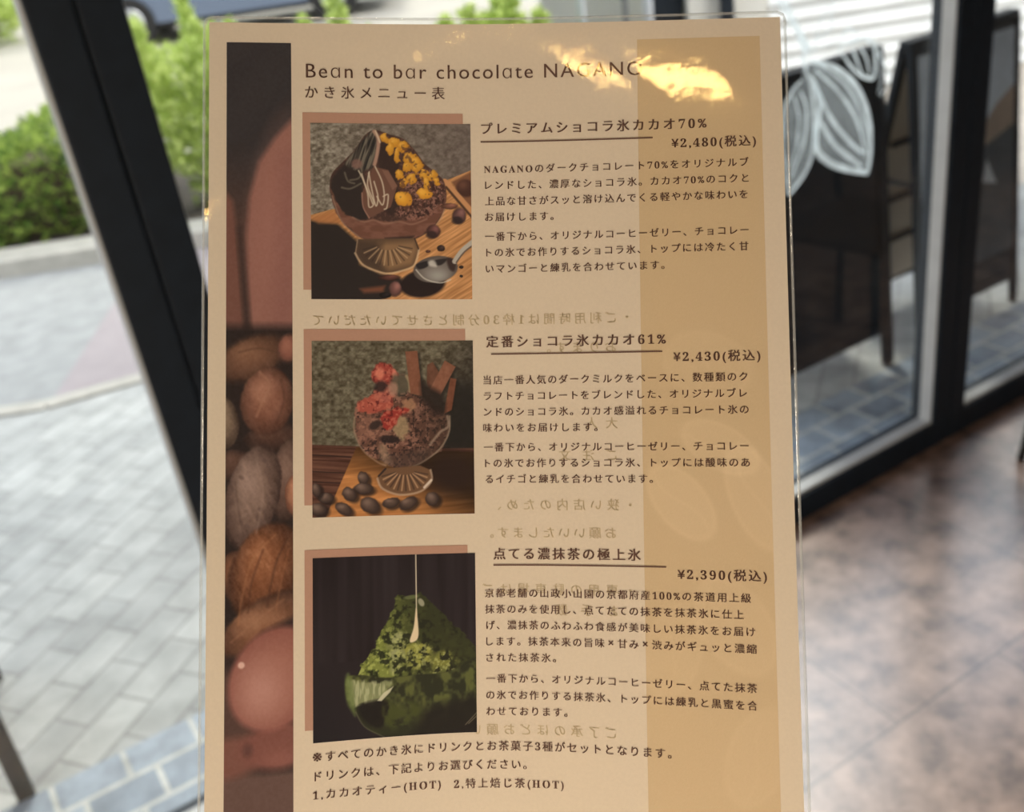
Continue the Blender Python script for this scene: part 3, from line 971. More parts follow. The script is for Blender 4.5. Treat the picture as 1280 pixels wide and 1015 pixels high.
def text_mesh(lines, m, name, dz=0.0002, mirror=False, label=None):
    # lines: (string, s0, s1, t_bottom, em, thin, spread); millimetres on the sheet
    V, F = [], []
    n0 = 0
    for (s, s0, s1, tb, em, thin, spread) in lines:
        xs, gl = 0.0, []
        for ch in s:
            serif = 0x1D400 <= ord(ch) <= 0x1D7FF
            g = glyph(ch, 0.0 if serif else -thin)
            gl.append((g, xs, serif)); xs += g[2]
        first = next(g for g, x, _ in gl if len(g[0]))
        last, lx, _ = [q for q in gl if len(q[0])][-1]
        a = first[0][:, 0].min(); b = lx + last[0][:, 0].max()
        k = len(gl) - 1
        track = ((s1 - s0) / em - (b - a)) / max(k, 1)
        for i, (g, x, serif) in enumerate(gl):
            v, f, adv = g
            if not len(v): continue
            shifts = (-spread, 0, spread) if not serif else (-spread * .35, spread * .35)
            for sh in shifts:
                u = s0 + (v[:, 0] + x + i * track - a + sh) * em
                if mirror: u = s0 + s1 - u
                t = tb - (v[:, 1] + 0.05) * em
                V.append(sheet(u / 1000, t / 1000, dz))
                F += [tuple(j + n0 for j in q) for q in f]
                n0 += len(v)
    o = mesh_obj(name, np.concatenate(V), F, m, menu)
    if label: o['label'] = label
    return o

B = bold_serif
text_mesh([('Be\u0251n to b\u0251r chocol\u0251te NAGANO', -69.97, 54.27, 20.6, 7.6, .008, .012)], M_ink, 'title_text', label='large title line in Latin letters')
text_mesh([('かき氷メニュー表', -70.31, -19.14, 27.75, 5.15, .008, .018)], M_ink, 'subtitle_text')
EM, EH, EP = 3.6, 4.75, 4.45
for name, rows in (('heading_text', [('プレミアムショコラ氷カカオ' + B('70%'), -5.52, 77.35, 40.75)]), ('heading_text', [('定番ショコラ氷カカオ' + B('61%'), -4.58, 61.35, 120.15)]), ('heading_text', [('点てる濃抹茶の極上氷', -2.71, 51.14, 199.35)])):
    text_mesh([(*r, EH, .002, .030) for r in rows], M_ink, name)
for p, s0, s1, t in (('2,480', 64.67, 95.01, 47.75), ('2,430', 64.13, 94.63, 126.7), ('2,390', 64.23, 94.85, 205.9)):
    text_mesh([('¥' + B(p) + '(税込)', s0, s1, t, EP, .002, .026)], M_ink, 'price_text')
PARA = [
 [('NAGANOのダークチョコレート70%をオリジナルブ', -4.78, 92.22, 55.30), ('レンドした、濃厚なショコラ氷。カカオ70%のコクと', -4.39, 92.09, 61.25), ('上品な甘さがスッと溶け込んでくる軽やかな味わいを', -4.46, 91.6, 67.2), ('お届けします。', -4.52, 20.94, 73.1)],
 [('一番下から、オリジナルコーヒーゼリー、チョコレー', -4.6, 91.65, 80.4), ('トの氷でお作りするショコラ氷、トップには冷たく甘', -4.22, 91.51, 86.35), ('いマンゴーと練乳を合わせています。', -4.46, 61.34, 92.4)],
 [('当店一番人気のダークミルクをベースに、数種類のク', -5.83, 89.96, 134.0), ('ラフトチョコレートをブレンドした、オリジナルブレ', -5.71, 89.65, 139.95), ('ンドのショコラ氷。カカオ感溢れるチョコレート氷の', -5.78, 90.1, 145.9), ('味わいをお届けします。', -6.1, 36.21, 151.85)],
 [('一番下から、オリジナルコーヒーゼリー、チョコレー', -5.92, 89.79, 159.1), ('トの氷でお作りするショコラ氷、トップには酸味のあ', -5.53, 90.07, 165.05), ('るイチゴと練乳を合わせています。', -5.41, 55.92, 171.0)],
 [('京都老舗の山政小山園の京都府産100%の茶道用上級', -6.05, 89.3, 213.5), ('抹茶のみを使用し、点てたての抹茶を抹茶氷に仕上', -6.11, 86.67, 219.45), ('げ、濃抹茶のふわふわ食感が美味しい抹茶氷をお届け', -5.72, 90.41, 225.4), ('します。抹茶本来の旨味×甘み×渋みがギュッと濃縮', -5.79, 90.75, 231.4), ('された抹茶氷。', -5.85, 19.95, 237.4)],
 [('一番下から、オリジナルコーヒーゼリー、点てた抹茶', -5.93, 90.56, 245.2), ('の氷でお作りする抹茶氷、トップには練乳と黒蜜を合', -5.99, 90.56, 251.3), ('わせております。', -6.06, 23.9, 257.3)],
]
for rows in PARA:
    text_mesh([(B(a), s0, s1, t, EM, .004, .022) for a, s0, s1, t in rows], M_ink, 'paragraph_text')
text_mesh([(B(a), s0, s1, t, 3.95, .004, .022) for a, s0, s1, t in [('※すべてのかき氷にドリンクとお茶菓子3種がセットとなります。', -68.7, 60.82, 270.2), ('ドリンクは、下記よりお選びください。', -68.05, 8.63, 277.0), ('1,カカオティー(HOT)', -68.72, -23.26, 283.6), ('2,特上焙じ茶(HOT)', -18.34, 22.16, 283.9)]], M_ink, 'note_text')
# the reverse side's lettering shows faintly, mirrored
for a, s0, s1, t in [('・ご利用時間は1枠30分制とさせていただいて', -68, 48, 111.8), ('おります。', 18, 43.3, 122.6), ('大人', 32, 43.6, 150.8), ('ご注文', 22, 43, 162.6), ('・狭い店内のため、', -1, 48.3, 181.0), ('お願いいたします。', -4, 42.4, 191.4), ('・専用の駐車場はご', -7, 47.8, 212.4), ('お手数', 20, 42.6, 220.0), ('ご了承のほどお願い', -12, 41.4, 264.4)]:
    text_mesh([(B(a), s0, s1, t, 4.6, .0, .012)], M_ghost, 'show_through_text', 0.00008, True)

# ---- the printed pictures: colours worked out point by point on fine grids
class Pic:
    def __init__(self, w, h, res, seed=0):
        self.w, self.h = w, h
        nx, ny = int(w * res), int(h * res)
        self.X, self.Y = np.meshgrid(np.linspace(0, w, nx), np.linspace(0, h, ny))
        self.im = np.zeros(self.X.shape + (3,))
        self.rng = np.random.default_rng(seed)
    def noise(self, sx, sy=None, seed=0, oct=3, ang=0.0):
        sy = sy or sx
        a = math.radians(ang)
        x = (self.X * math.cos(a) + self.Y * math.sin(a)); y = (-self.X * math.sin(a) + self.Y * math.cos(a))
        out = np.zeros_like(self.X); amp, tot = 1.0, 0
        for o in range(oct):
            r = np.random.default_rng(seed * 17 + o)
            T = r.random((64, 64))
            u = x / sx * 2 ** o + 100; v = y / sy * 2 ** o + 100
            i, j = np.floor(u).astype(int), np.floor(v).astype(int)
            fu, fv = u - i, v - j
            fu = fu * fu * (3 - 2 * fu); fv = fv * fv * (3 - 2 * fv)
            g = lambda p, q: T[(j + q) % 64, (i + p) % 64]
            out += amp * ((g(0, 0) * (1 - fu) + g(1, 0) * fu) * (1 - fv) + (g(0, 1) * (1 - fu) + g(1, 1) * fu) * fv)
            tot += amp; amp *= 0.55
        return out / tot
    def mix(self, m, c):
        c = np.asarray(c, float)
        m = np.clip(m, 0, 1)[..., None]
        self.im = self.im * (1 - m) + c * m
    def add(self, m, c):
        self.im = self.im + np.asarray(m)[..., None] * np.asarray(c, float)
    def polym(self, pts, soft=1.0, smooth=False, warp=None):
        if smooth: pts = catmull(pts, 6, True)
        X, Y = (self.X, self.Y) if warp is None else (self.X + warp[0], self.Y + warp[1])
        d = np.full(X.shape, 1e9); ins = np.zeros(X.shape, bool)
        n = len(pts)
        for k in range(n):
            (x0, y0), (x1, y1) = pts[k], pts[(k + 1) % n]
            dx, dy = x1 - x0, y1 - y0
            L = dx * dx + dy * dy + 1e-9
            t = np.clip(((X - x0) * dx + (Y - y0) * dy) / L, 0, 1)
            d = np.minimum(d, np.hypot(X - x0 - t * dx, Y - y0 - t * dy))
            if y0 != y1:
                c = ((y0 > Y) != (y1 > Y)) & (X < dx * (Y - y0) / dy + x0)
                ins ^= c
        sd = np.where(ins, d, -d)
        return np.clip(sd / soft + 0.5, 0, 1)
    def poly(self, pts, c, soft=1.0, a=1.0, smooth=False, warp=None):
        m = self.polym(pts, soft, smooth, warp); self.mix(m * a, c); return m
    def ell(self, cx, cy, rx, ry, ang, c, soft=0.12, a=1.0, hi=None, hx=-0.3, hy=-0.4, lo=None, warp=0.0, seed=1):
        t = math.radians(ang)
        X, Y = self.X, self.Y
        if warp:
            X = X + (self.noise(6, seed=seed) - .5) * warp; Y = Y + (self.noise(6, seed=seed + 7) - .5) * warp
        u = ((X - cx) * math.cos(t) + (Y - cy) * math.sin(t)) / rx
        v = (-(X - cx) * math.sin(t) + (Y - cy) * math.cos(t)) / ry
        r = np.hypot(u, v)
        m = np.clip((1 - r) / soft + 0.5, 0, 1) * a
        col = np.zeros(X.shape + (3,)) + np.asarray(c, float)
        if lo is not None:
            k = np.clip(r, 0, 1) ** 2.2; k = k[..., None]
            col = col * (1 - k) + np.asarray(lo, float) * k
        if hi is not None:
            dx, dy = (X - cx) / rx, (Y - cy) / ry
            k = np.exp(-(((dx - hx) ** 2 + (dy - hy) ** 2) / 0.30))[..., None]
            col = col * (1 - k) + np.asarray(hi, float) * k
        self.mix(m, col)
        return m
    def line(self, pts, w, c, a=1.0, soft=0.8, smooth=True):
        if smooth and len(pts) > 2: pts = catmull(pts, 6)
        d = np.full(self.X.shape, 1e9)
        for (x0, y0), (x1, y1) in zip(pts, pts[1:]):
            dx, dy = x1 - x0, y1 - y0
            t = np.clip(((self.X - x0) * dx + (self.Y - y0) * dy) / (dx * dx + dy * dy + 1e-9), 0, 1)
            d = np.minimum(d, np.hypot(self.X - x0 - t * dx, self.Y - y0 - t * dy))
        m = np.clip((w / 2 - d) / soft + 0.5, 0, 1) * a
        self.mix(m, c); return m
    def colors(self):
        return np.clip(lin(np.clip(self.im, 2, 255)) / ILL, .003, .95)

def picture_chocolate_mango():
    p = Pic(202, 220, 1.35, 1)
    c = lambda *q: [(x / 3.758 - 28, y / 3.758 - 34) for x, y in q]
    cc = lambda x, y: (x / 3.758 - 28, y / 3.758 - 34)
    X, Y = p.X, p.Y
    k = np.clip(X / 202, 0, 1)[..., None]
    p.im[:] = np.array((122, 108, 92.)) * (1 - k) + np.array((104, 88, 78.)) * k
    n = p.noise(5, 4, 3, 3); n2 = p.noise(3, 2.4, 5, 2)
    p.add((n - .5) * (1.15 - .75 * k[..., 0]) * 95 + (n2 - .5) * 26 * (1.1 - k[..., 0]), (1, .97, .9))
    # table top
    g = p.noise(40, 2.2, 9, 3, -32)
    wood = np.zeros(X.shape + (3,)) + np.array((178, 122, 76.)); wood = wood + ((g - .5) * 85)[..., None] * np.array((1, .8, .6))
    m = p.polym(c((100, 562), (205, 532), (400, 520), (600, 470), (700, 410), (880, 340), (880, 960), (100, 960)), 1.2)
    p.mix(m, wood)
    p.poly(c((770, 400), (880, 345), (880, 560), (820, 470)), (120, 78, 54), 3)
    p.ell(*cc(838, 430), 12, 11, 20, (70, 44, 36), .3, 1, (100, 64, 50))
    p.line(c((738, 400), (868, 545)), 8, (186, 128, 84), 1, 1.2)
    p.line(c((745, 425), (868, 568)), 3, (62, 42, 34), .9, 1.5)
    # dark shade at the lower left
    p.poly(c((100, 585), (230, 600), (330, 690), (330, 790), (430, 835), (520, 850), (560, 900), (420, 965), (100, 965)), (44, 36, 33), 5)
    p.poly(c((100, 575), (215, 540), (250, 600), (140, 600)), (165, 104, 62), 5, .8)
    p.poly(c((330, 905), (450, 890), (440, 920), (350, 925)), (128, 74, 52), 5, .8)
    # bowl of chocolate ice
    warp = ((p.noise(7, seed=21) - .5) * 5, (p.noise(7, seed=22) - .5) * 5)
    outl = c((408, 158), (360, 185), (310, 255), (250, 315), (203, 370), (195, 440), (215, 520), (250, 590), (320, 655), (390, 682), (450, 690), (560, 680), (650, 640), (715, 570), (745, 480), (735, 400), (700, 360), (645, 315), (600, 255), (545, 200), (480, 178))
    p.poly(outl, (70, 48, 41), 1.2, 1, True)
    sp = p.noise(3.2, seed=31, oct=2); sp2 = p.noise(2.2, seed=32, oct=2)
    body = p.polym(outl, 1.2, True)
    p.mix(body * np.clip((sp - .52) * 5, 0, 1) * .6, (104, 70, 58))
    p.poly(c((200, 400), (235, 350), (300, 290), (350, 330), (345, 480), (380, 560), (300, 600), (235, 560), (205, 470)), (45, 37, 34), 4, .9, True)
    p.poly(c((430, 220), (520, 300), (510, 430), (560, 470), (480, 560), (430, 440)), (52, 38, 34), 4, .85, True)
    # smooth lower half of the bowl
    low = c((195, 430), (225, 500), (265, 560), (330, 585), (400, 578), (470, 592), (560, 580), (640, 560), (700, 520), (742, 470), (735, 530), (700, 590), (645, 640), (560, 678), (450, 690), (385, 682), (318, 655), (250, 592), (212, 520))
    lm = p.poly(low, (104, 66, 52), 2, 1, False, warp)
    p.mix(lm * np.clip((p.noise(14, 6, 41) - .45) * 3, 0, .7), (124, 82, 66))
    p.poly(c((450, 665), (590, 655), (560, 688), (450, 692)), (44, 34, 32), 3, .9)
    p.line(c((300, 570), (350, 590), (400, 582), (450, 598), (520, 588), (580, 600), (650, 575)), 2, (150, 108, 88), .6, 2)
    p.line(c((205, 470), (250, 590), (330, 662)), 1.6, (150, 118, 96), .6, 1.4)
    p.line(c((660, 640), (720, 570), (742, 500)), 1.6, (165, 130, 104), .55, 1.4)
    # crumbs at the right
    cr = p.polym(c((540, 380), (600, 340), (680, 350), (735, 420), (725, 520), (640, 570), (560, 580), (500, 540), (560, 470)), 4, True)
    p.mix(cr * np.clip((sp2 - .42) * 6, 0, 1) * .85, (142, 96, 80)); p.mix(cr * np.clip((.42 - sp) * 8, 0, 1), (60, 38, 34))
    # shaved chocolate at the left peak
    st = p.polym(c((405, 165), (370, 185), (310, 260), (270, 320), (330, 350), (400, 330), (420, 250)), 3, True)
    fib = p.noise(2.0, 22, 51, 2, 18)
    p.mix(st, (66, 56, 49)); p.mix(st * np.clip((fib - .48) * 6, 0, 1) * .8, (116, 103, 86)); p.mix(st * np.clip((.42 - fib) * 6, 0, 1), (40, 37, 35))
    for q in (((300, 330), (330, 320), (345, 350), (330, 385), (290, 395)), ((250, 430), (290, 435), (340, 410)), ((265, 360), (280, 400), (310, 410))):
        p.line(c(*q), 2.2, (112, 98, 80), .7, 1.6)
    p.ell(*cc(322, 318), 7, 6, 0, (124, 88, 76), .5, .8)
    p.line(c((405, 165), (425, 200), (420, 260), (405, 320)), 4.5, (170, 128, 106), .9, 2)
    p.line(c((412, 162), (432, 215)), 2, (196, 168, 136), .9, 1.5)
    # chocolate plates and drizzle
    p.poly(c((345, 455), (400, 330), (470, 345), (512, 420), (480, 520), (375, 575), (350, 520)), (104, 70, 56), 1.2)
    p.poly(c((470, 350), (512, 420), (490, 440), (440, 345)), (122, 84, 68), 1.2)
    p.line(c((345, 455), (350, 520), (378, 572)), 1.6, (146, 104, 86), .9)
    for q in (((345, 365), (355, 400), (372, 460), (378, 520), (400, 500), (372, 420), (380, 355)), ((378, 360), (392, 440), (410, 515), (420, 470), (402, 400)), ((408, 330), (440, 400), (450, 470), (440, 510), (415, 470)), ((445, 470), (468, 462), (462, 520), (450, 530)), ((330, 350), (352, 395), (395, 505))):
        p.line(c(*q), 1.7, (198, 174, 146), .85, 1.2)
    # mango
    rng = np.random.default_rng(5)
    for x, y, rx, ry, a in ((455, 195, 28, 18, 25), (500, 215, 30, 22, 30), (540, 235, 28, 26, 40), (480, 245, 18, 34, 10), (515, 275, 14, 40, 5), (575, 290, 36, 30, 40), (610, 330, 28, 34, 40), (560, 330, 26, 24, 10), (600, 300, 24, 22, 0), (520, 365, 20, 24, 0), (580, 385, 24, 26, 0), (545, 405, 18, 22, 10), (640, 370, 22, 30, -20), (680, 370, 24, 26, 40), (700, 400, 18, 20, 0), (650, 410, 16, 30, -10)):
        p.ell(*cc(x, y), rx / 3.758, ry / 3.758, a, (203, 138, 44), .25, .96, (216, 156, 62), lo=(182, 118, 40), warp=7, seed=int(x) % 9)
    for x, y, rx, ry, a in ((540, 480, 42, 38, 35), (640, 455, 38, 26, 10)):
        p.ell(*cc(x, y), rx / 3.758, ry / 3.758, a, (210, 142, 46), .15, 1, (222, 160, 62), lo=(184, 118, 40), warp=5, seed=4)
    p.mix(body * np.clip((p.noise(4, seed=61, oct=2) - .62) * 7, 0, 1) * (X > 110) * (Y < 110) * .7, (84, 52, 42))
    # foot of the glass
    p.poly(c((322, 672), (592, 665), (612, 718), (585, 795), (520, 822), (450, 832), (350, 795), (310, 740)), (92, 68, 50), 1.5)
    p.poly(c((420, 690), (590, 680), (605, 720), (580, 790), (470, 815), (400, 760)), (140, 102, 70), 8, .8)
    p.poly(c((322, 674), (440, 690), (425, 760), (440, 828), (350, 795), (310, 740)), (64, 48, 40), 9, .65)
    for k_ in range(17):
        an = math.radians(168 - k_ * 10)
        x0, y0 = 462 + 55 * math.cos(an), 700 + 26 * math.sin(an); x1, y1 = 462 + 118 * math.cos(an), 702 + 92 * math.sin(an)
        p.line(c((x0, y0), (x1, y1)), 1.7, (190, 152, 112) if k_ % 2 else (58, 44, 36), .6, 1.3)
    p.line(c((310, 738), (350, 795), (450, 832), (520, 822), (588, 794), (612, 718)), 2.4, (196, 160, 122), .75, 1.5)
    p.line(c((592, 668), (610, 716)), 2, (60, 42, 34), .8)
    p.line(c((322, 676), (312, 738)), 1.6, (150, 120, 92), .7)
    # spoon
    p.ell(*cc(628, 880), 29, 17, -8, (40, 30, 28), .18)
    p.ell(*cc(690, 812), 28.5, 16.5, -8, (116, 102, 92), .08, 1, (150, 138, 126), .1, .5, lo=(84, 70, 62))
    p.poly(c((600, 788), (660, 772), (650, 800), (610, 812)), (38, 32, 32), 2, .9, True)
    p.poly(c((680, 772), (745, 762), (720, 790), (690, 792)), (40, 33, 32), 2, .9, True)
    p.poly(c((745, 760), (785, 770), (780, 820), (755, 810)), (54, 38, 34), 3, .9, True)
    p.poly(c((655, 775), (685, 772), (695, 800), (662, 796)), (196, 180, 164), 3, .8, True)
    p.line(c((597, 815), (640, 858), (710, 876), (760, 862)), 1.8, (186, 170, 152), .8)
    p.line(c((782, 775), (820, 725), (885, 672)), 6.5, (168, 152, 136), 1, 1.5); p.line(c((790, 780), (830, 730), (885, 690)), 2.0, (84, 66, 56), .8)
    # beans on the table
    for x, y, rx, ry, col in ((682, 634, 33, 32, (92, 58, 52)), (806, 560, 33, 38, (98, 66, 60)), (718, 713, 20, 15, (56, 40, 36)), (655, 727, 11, 7, (80, 50, 42)), (497, 905, 30, 36, (112, 74, 66)), (470, 852, 50, 14, (84, 50, 42)), (812, 803, 11, 8, (44, 34, 32)), (812, 845, 7, 7, (44, 34, 32)), (760, 515, 40, 14, (110, 70, 56)), (450, 935, 28, 14, (34, 28, 28))):
        p.ell(*cc(x, y), rx / 3.758, ry / 3.758, 0, col, .3, 1, [min(255, v * 1.35) for v in col], .3, -.4, lo=[v * .6 for v in col], warp=2)
    p.ell(*cc(672, 650), 7, 5, 0, (50, 36, 34), .5, .8); p.ell(*cc(796, 582), 7, 5, 0, (44, 34, 34), .5, .8)
    return p

def picture_strawberry():
    p = Pic(203, 220, 1.35, 2)
    cc = lambda x, y: (x / 3.904 - 30, y / 3.904 - 27)
    c = lambda *q: [cc(x, y) for x, y in q]
    X, Y = p.X, p.Y
    k = np.clip((X - 120) / 80 + (Y - 90) / 160, 0, 1)[..., None]
    p.im[:] = np.array((93, 81, 63.)) * (1 - k) + np.array((46, 38, 32.)) * k
    n = p.noise(5, 4, 13, 3)
    p.add((n - .5) * 84 * (1 - .6 * k[..., 0]) , (1, .96, .85))
    p.poly(c((820, 300), (920, 330), (920, 640), (700, 640), (780, 450)), (36, 31, 27), 18, .85)
    # dark planks
    g = p.noise(60, 2.0, 15, 3, 4)
    w1 = np.array((84, 52, 40.)) + ((g - .5) * 70)[..., None] * np.array((1, .75, .6))
    p.mix(p.polym(c((110, 610), (340, 622), (480, 640), (920, 640), (920, 980), (110, 980)), 1.5), w1)
    for yy in (660, 740, 790): p.line(c((110, yy), (300, yy + 14)), 1.6, (44, 30, 27), .8)
    # board
    g2 = p.noise(50, 4, 16, 3, -5)
    kx = np.clip((X - 80) / 110 - (Y - 190) / 60, 0, 1)[..., None]
    w2 = (np.array((170, 108, 60.)) + ((g2 - .5) * 75)[..., None] * np.array((1, .75, .5))) * (1 - kx * .72)
    p.mix(p.polym(c((330, 625), (440, 630), (920, 660), (920, 960), (178, 968)), 1.2), w2)
    p.ell(*cc(800, 760), 36, 26, 5, (44, 30, 26), .9, .75)
    # ice
    wp = ((p.noise(7, seed=71) - .5) * 7, (p.noise(7, seed=72) - .5) * 7)
    s1 = p.noise(4.5, seed=73, oct=3); s2 = p.noise(3, seed=74, oct=2)
    ice = c((330, 420), (400, 370), (440, 320), (480, 290), (560, 270), (600, 360), (680, 400), (760, 460), (790, 490), (770, 600), (700, 680), (560, 730), (450, 700), (360, 640), (325, 540))
    im_ = p.poly(ice, (92, 60, 48), 1.6, 1, True, wp)
    p.mix(im_ * np.clip((s1 - .47) * 7, 0, 1) * .9, (136, 92, 74)); p.mix(im_ * np.clip((.44 - s2) * 8, 0, 1) * .9, (46, 32, 29))
    shade = np.clip((X - 118) / 50, 0, 1)
    p.mix(im_ * shade * .6, (54, 40, 32))
    p.ell(*cc(385, 530), 15, 17, 0, (146, 98, 78), .6, .55, warp=5)
    p.poly(c((510, 480), (560, 470), (590, 540), (560, 590), (520, 560)), (150, 122, 88), 4, .8, True, wp)
    p.poly(c((560, 400), (610, 395), (620, 440), (570, 450)), (156, 110, 80), 4, .8, True, wp)
    # strawberry
    for pts, col in ((((410, 250), (450, 215), (500, 230), (530, 260), (530, 310), (490, 320), (440, 325), (412, 300)), (146, 58, 48)), (((335, 420), (380, 385), (440, 360), (500, 385), (500, 430), (450, 460), (390, 455), (345, 460)), (158, 74, 58)), (((455, 480), (500, 445), (560, 430), (590, 440), (540, 480), (500, 540), (462, 530)), (142, 48, 40)), (((430, 350), (470, 330), (530, 350), (500, 400), (440, 400)), (152, 80, 66))):
        m_ = p.poly(c(*pts), col, 2.5, .95, True, wp)
        p.mix(m_ * np.clip((s2 - .5) * 7, 0, 1) * .65, (180, 98, 76)); p.mix(m_ * np.clip((.40 - s1) * 9, 0, 1) * .8, (86, 30, 28))
    p.ell(*cc(445, 265), 6, 7, 10, (206, 118, 92), .6, .8); p.ell(*cc(520, 275), 3, 8, -10, (204, 120, 96), .6, .8)
    p.ell(*cc(450, 330), 8, 7, 0, (44, 32, 30), .6, .85, warp=4); p.ell(*cc(545, 320), 13, 14, 0, (84, 74, 58), .5, .9, warp=5)
    p.ell(*cc(510, 345), 7, 8, 0, (168, 120, 98), .6, .7, warp=4); p.line(c((578, 280), (592, 310), (595, 355)), 4, (140, 116, 86), .9, 2)
    p.ell(*cc(420, 520), 8, 5, -30, (40, 30, 28), .5, .8); p.ell(*cc(490, 590), 12, 5, 5, (38, 28, 27), .5, .85)
    # chocolate sticks
    for pts, col in ((((572, 158), (632, 155), (655, 380), (596, 365)), (120, 74, 54)), (((680, 225), (708, 210), (738, 260), (700, 370), (678, 320)), (98, 62, 46)), (((768, 203), (822, 235), (745, 375), (690, 352)), (124, 78, 58)), (((795, 290), (826, 296), (800, 450), (760, 468)), (106, 62, 44))):
        p.poly(c(*[(x + 12, y + 8) for x, y in pts]), (34, 28, 24), 4, .7)
        p.poly(c(*pts), col, 1.2)
        m_ = p.polym(c(*pts), 1.2); p.add(m_ * (p.noise(5, seed=78) - .5) * 26, (1, .8, .7))
    p.poly(c((650, 300), (690, 330), (760, 380), (760, 470), (690, 440), (650, 380)), (40, 30, 26), 7, .85, True)
    # glass of the bowl
    p.line(c((322, 480), (320, 550), (360, 640), (430, 700), (470, 718)), 2.2, (150, 116, 92), .6, 1.5)
    p.line(c((790, 480), (785, 560), (740, 640), (660, 700), (600, 728)), 2.2, (140, 116, 94), .7, 1.5)
    p.line(c((778, 480), (782, 530), (740, 560), (690, 620)), 3, (156, 130, 108), .6, 2)
    p.poly(c((440, 620), (470, 620), (500, 700), (470, 715), (445, 680)), (160, 128, 100), 6, .55, True)
    p.poly(c((470, 680), (700, 640), (640, 715), (540, 735)), (70, 52, 44), 7, .6, True)
    p.poly(c((460, 735), (640, 722), (692, 745), (695, 800), (640, 850), (540, 866), (450, 835), (430, 780)), (104, 72, 50), 1.6)
    for k_ in range(17):
        an = math.radians(172 - k_ * 10.5)
        x0, y0 = 565 + 48 * math.cos(an), 752 + 18 * math.sin(an); x1, y1 = 565 + 112 * math.cos(an), 760 + 84 * math.sin(an)
        p.line(c((x0, y0), (x1, y1)), 1.8, (188, 142, 104) if k_ % 2 else (56, 40, 34), .65, 1.3)
    p.line(c((430, 782), (455, 832), (540, 864), (640, 850), (695, 800), (692, 745)), 2.6, (170, 138, 112), .75, 1.5)
    p.line(c((660, 830), (694, 795)), 3, (214, 188, 164), .8, 1.5); p.line(c((436, 770), (470, 735)), 2.4, (46, 34, 32), .9)
    # beans
    for x, y, rx, ry, a in ((360, 780, 34, 26, 80), (360, 830, 48, 26, 0), (295, 855, 38, 30, 40), (265, 925, 44, 26, 30), (392, 912, 50, 36, 30), (495, 902, 44, 24, -14), (578, 906, 48, 28, -28), (698, 888, 34, 34, 0), (180, 870, 36, 26, 0), (135, 830, 22, 34, 0), (145, 925, 40, 32, 0)):
        p.ell(*cc(x + 16, y + 12), rx / 3.904, ry / 3.904, a, (34, 25, 23), .5, .75)
        p.ell(*cc(x, y), rx / 3.904, ry / 3.904, a, (80, 60, 50), .2, 1, (116, 90, 76), -.25, -.4, lo=(48, 35, 31), warp=2.5, seed=int(x) % 7)
    return p

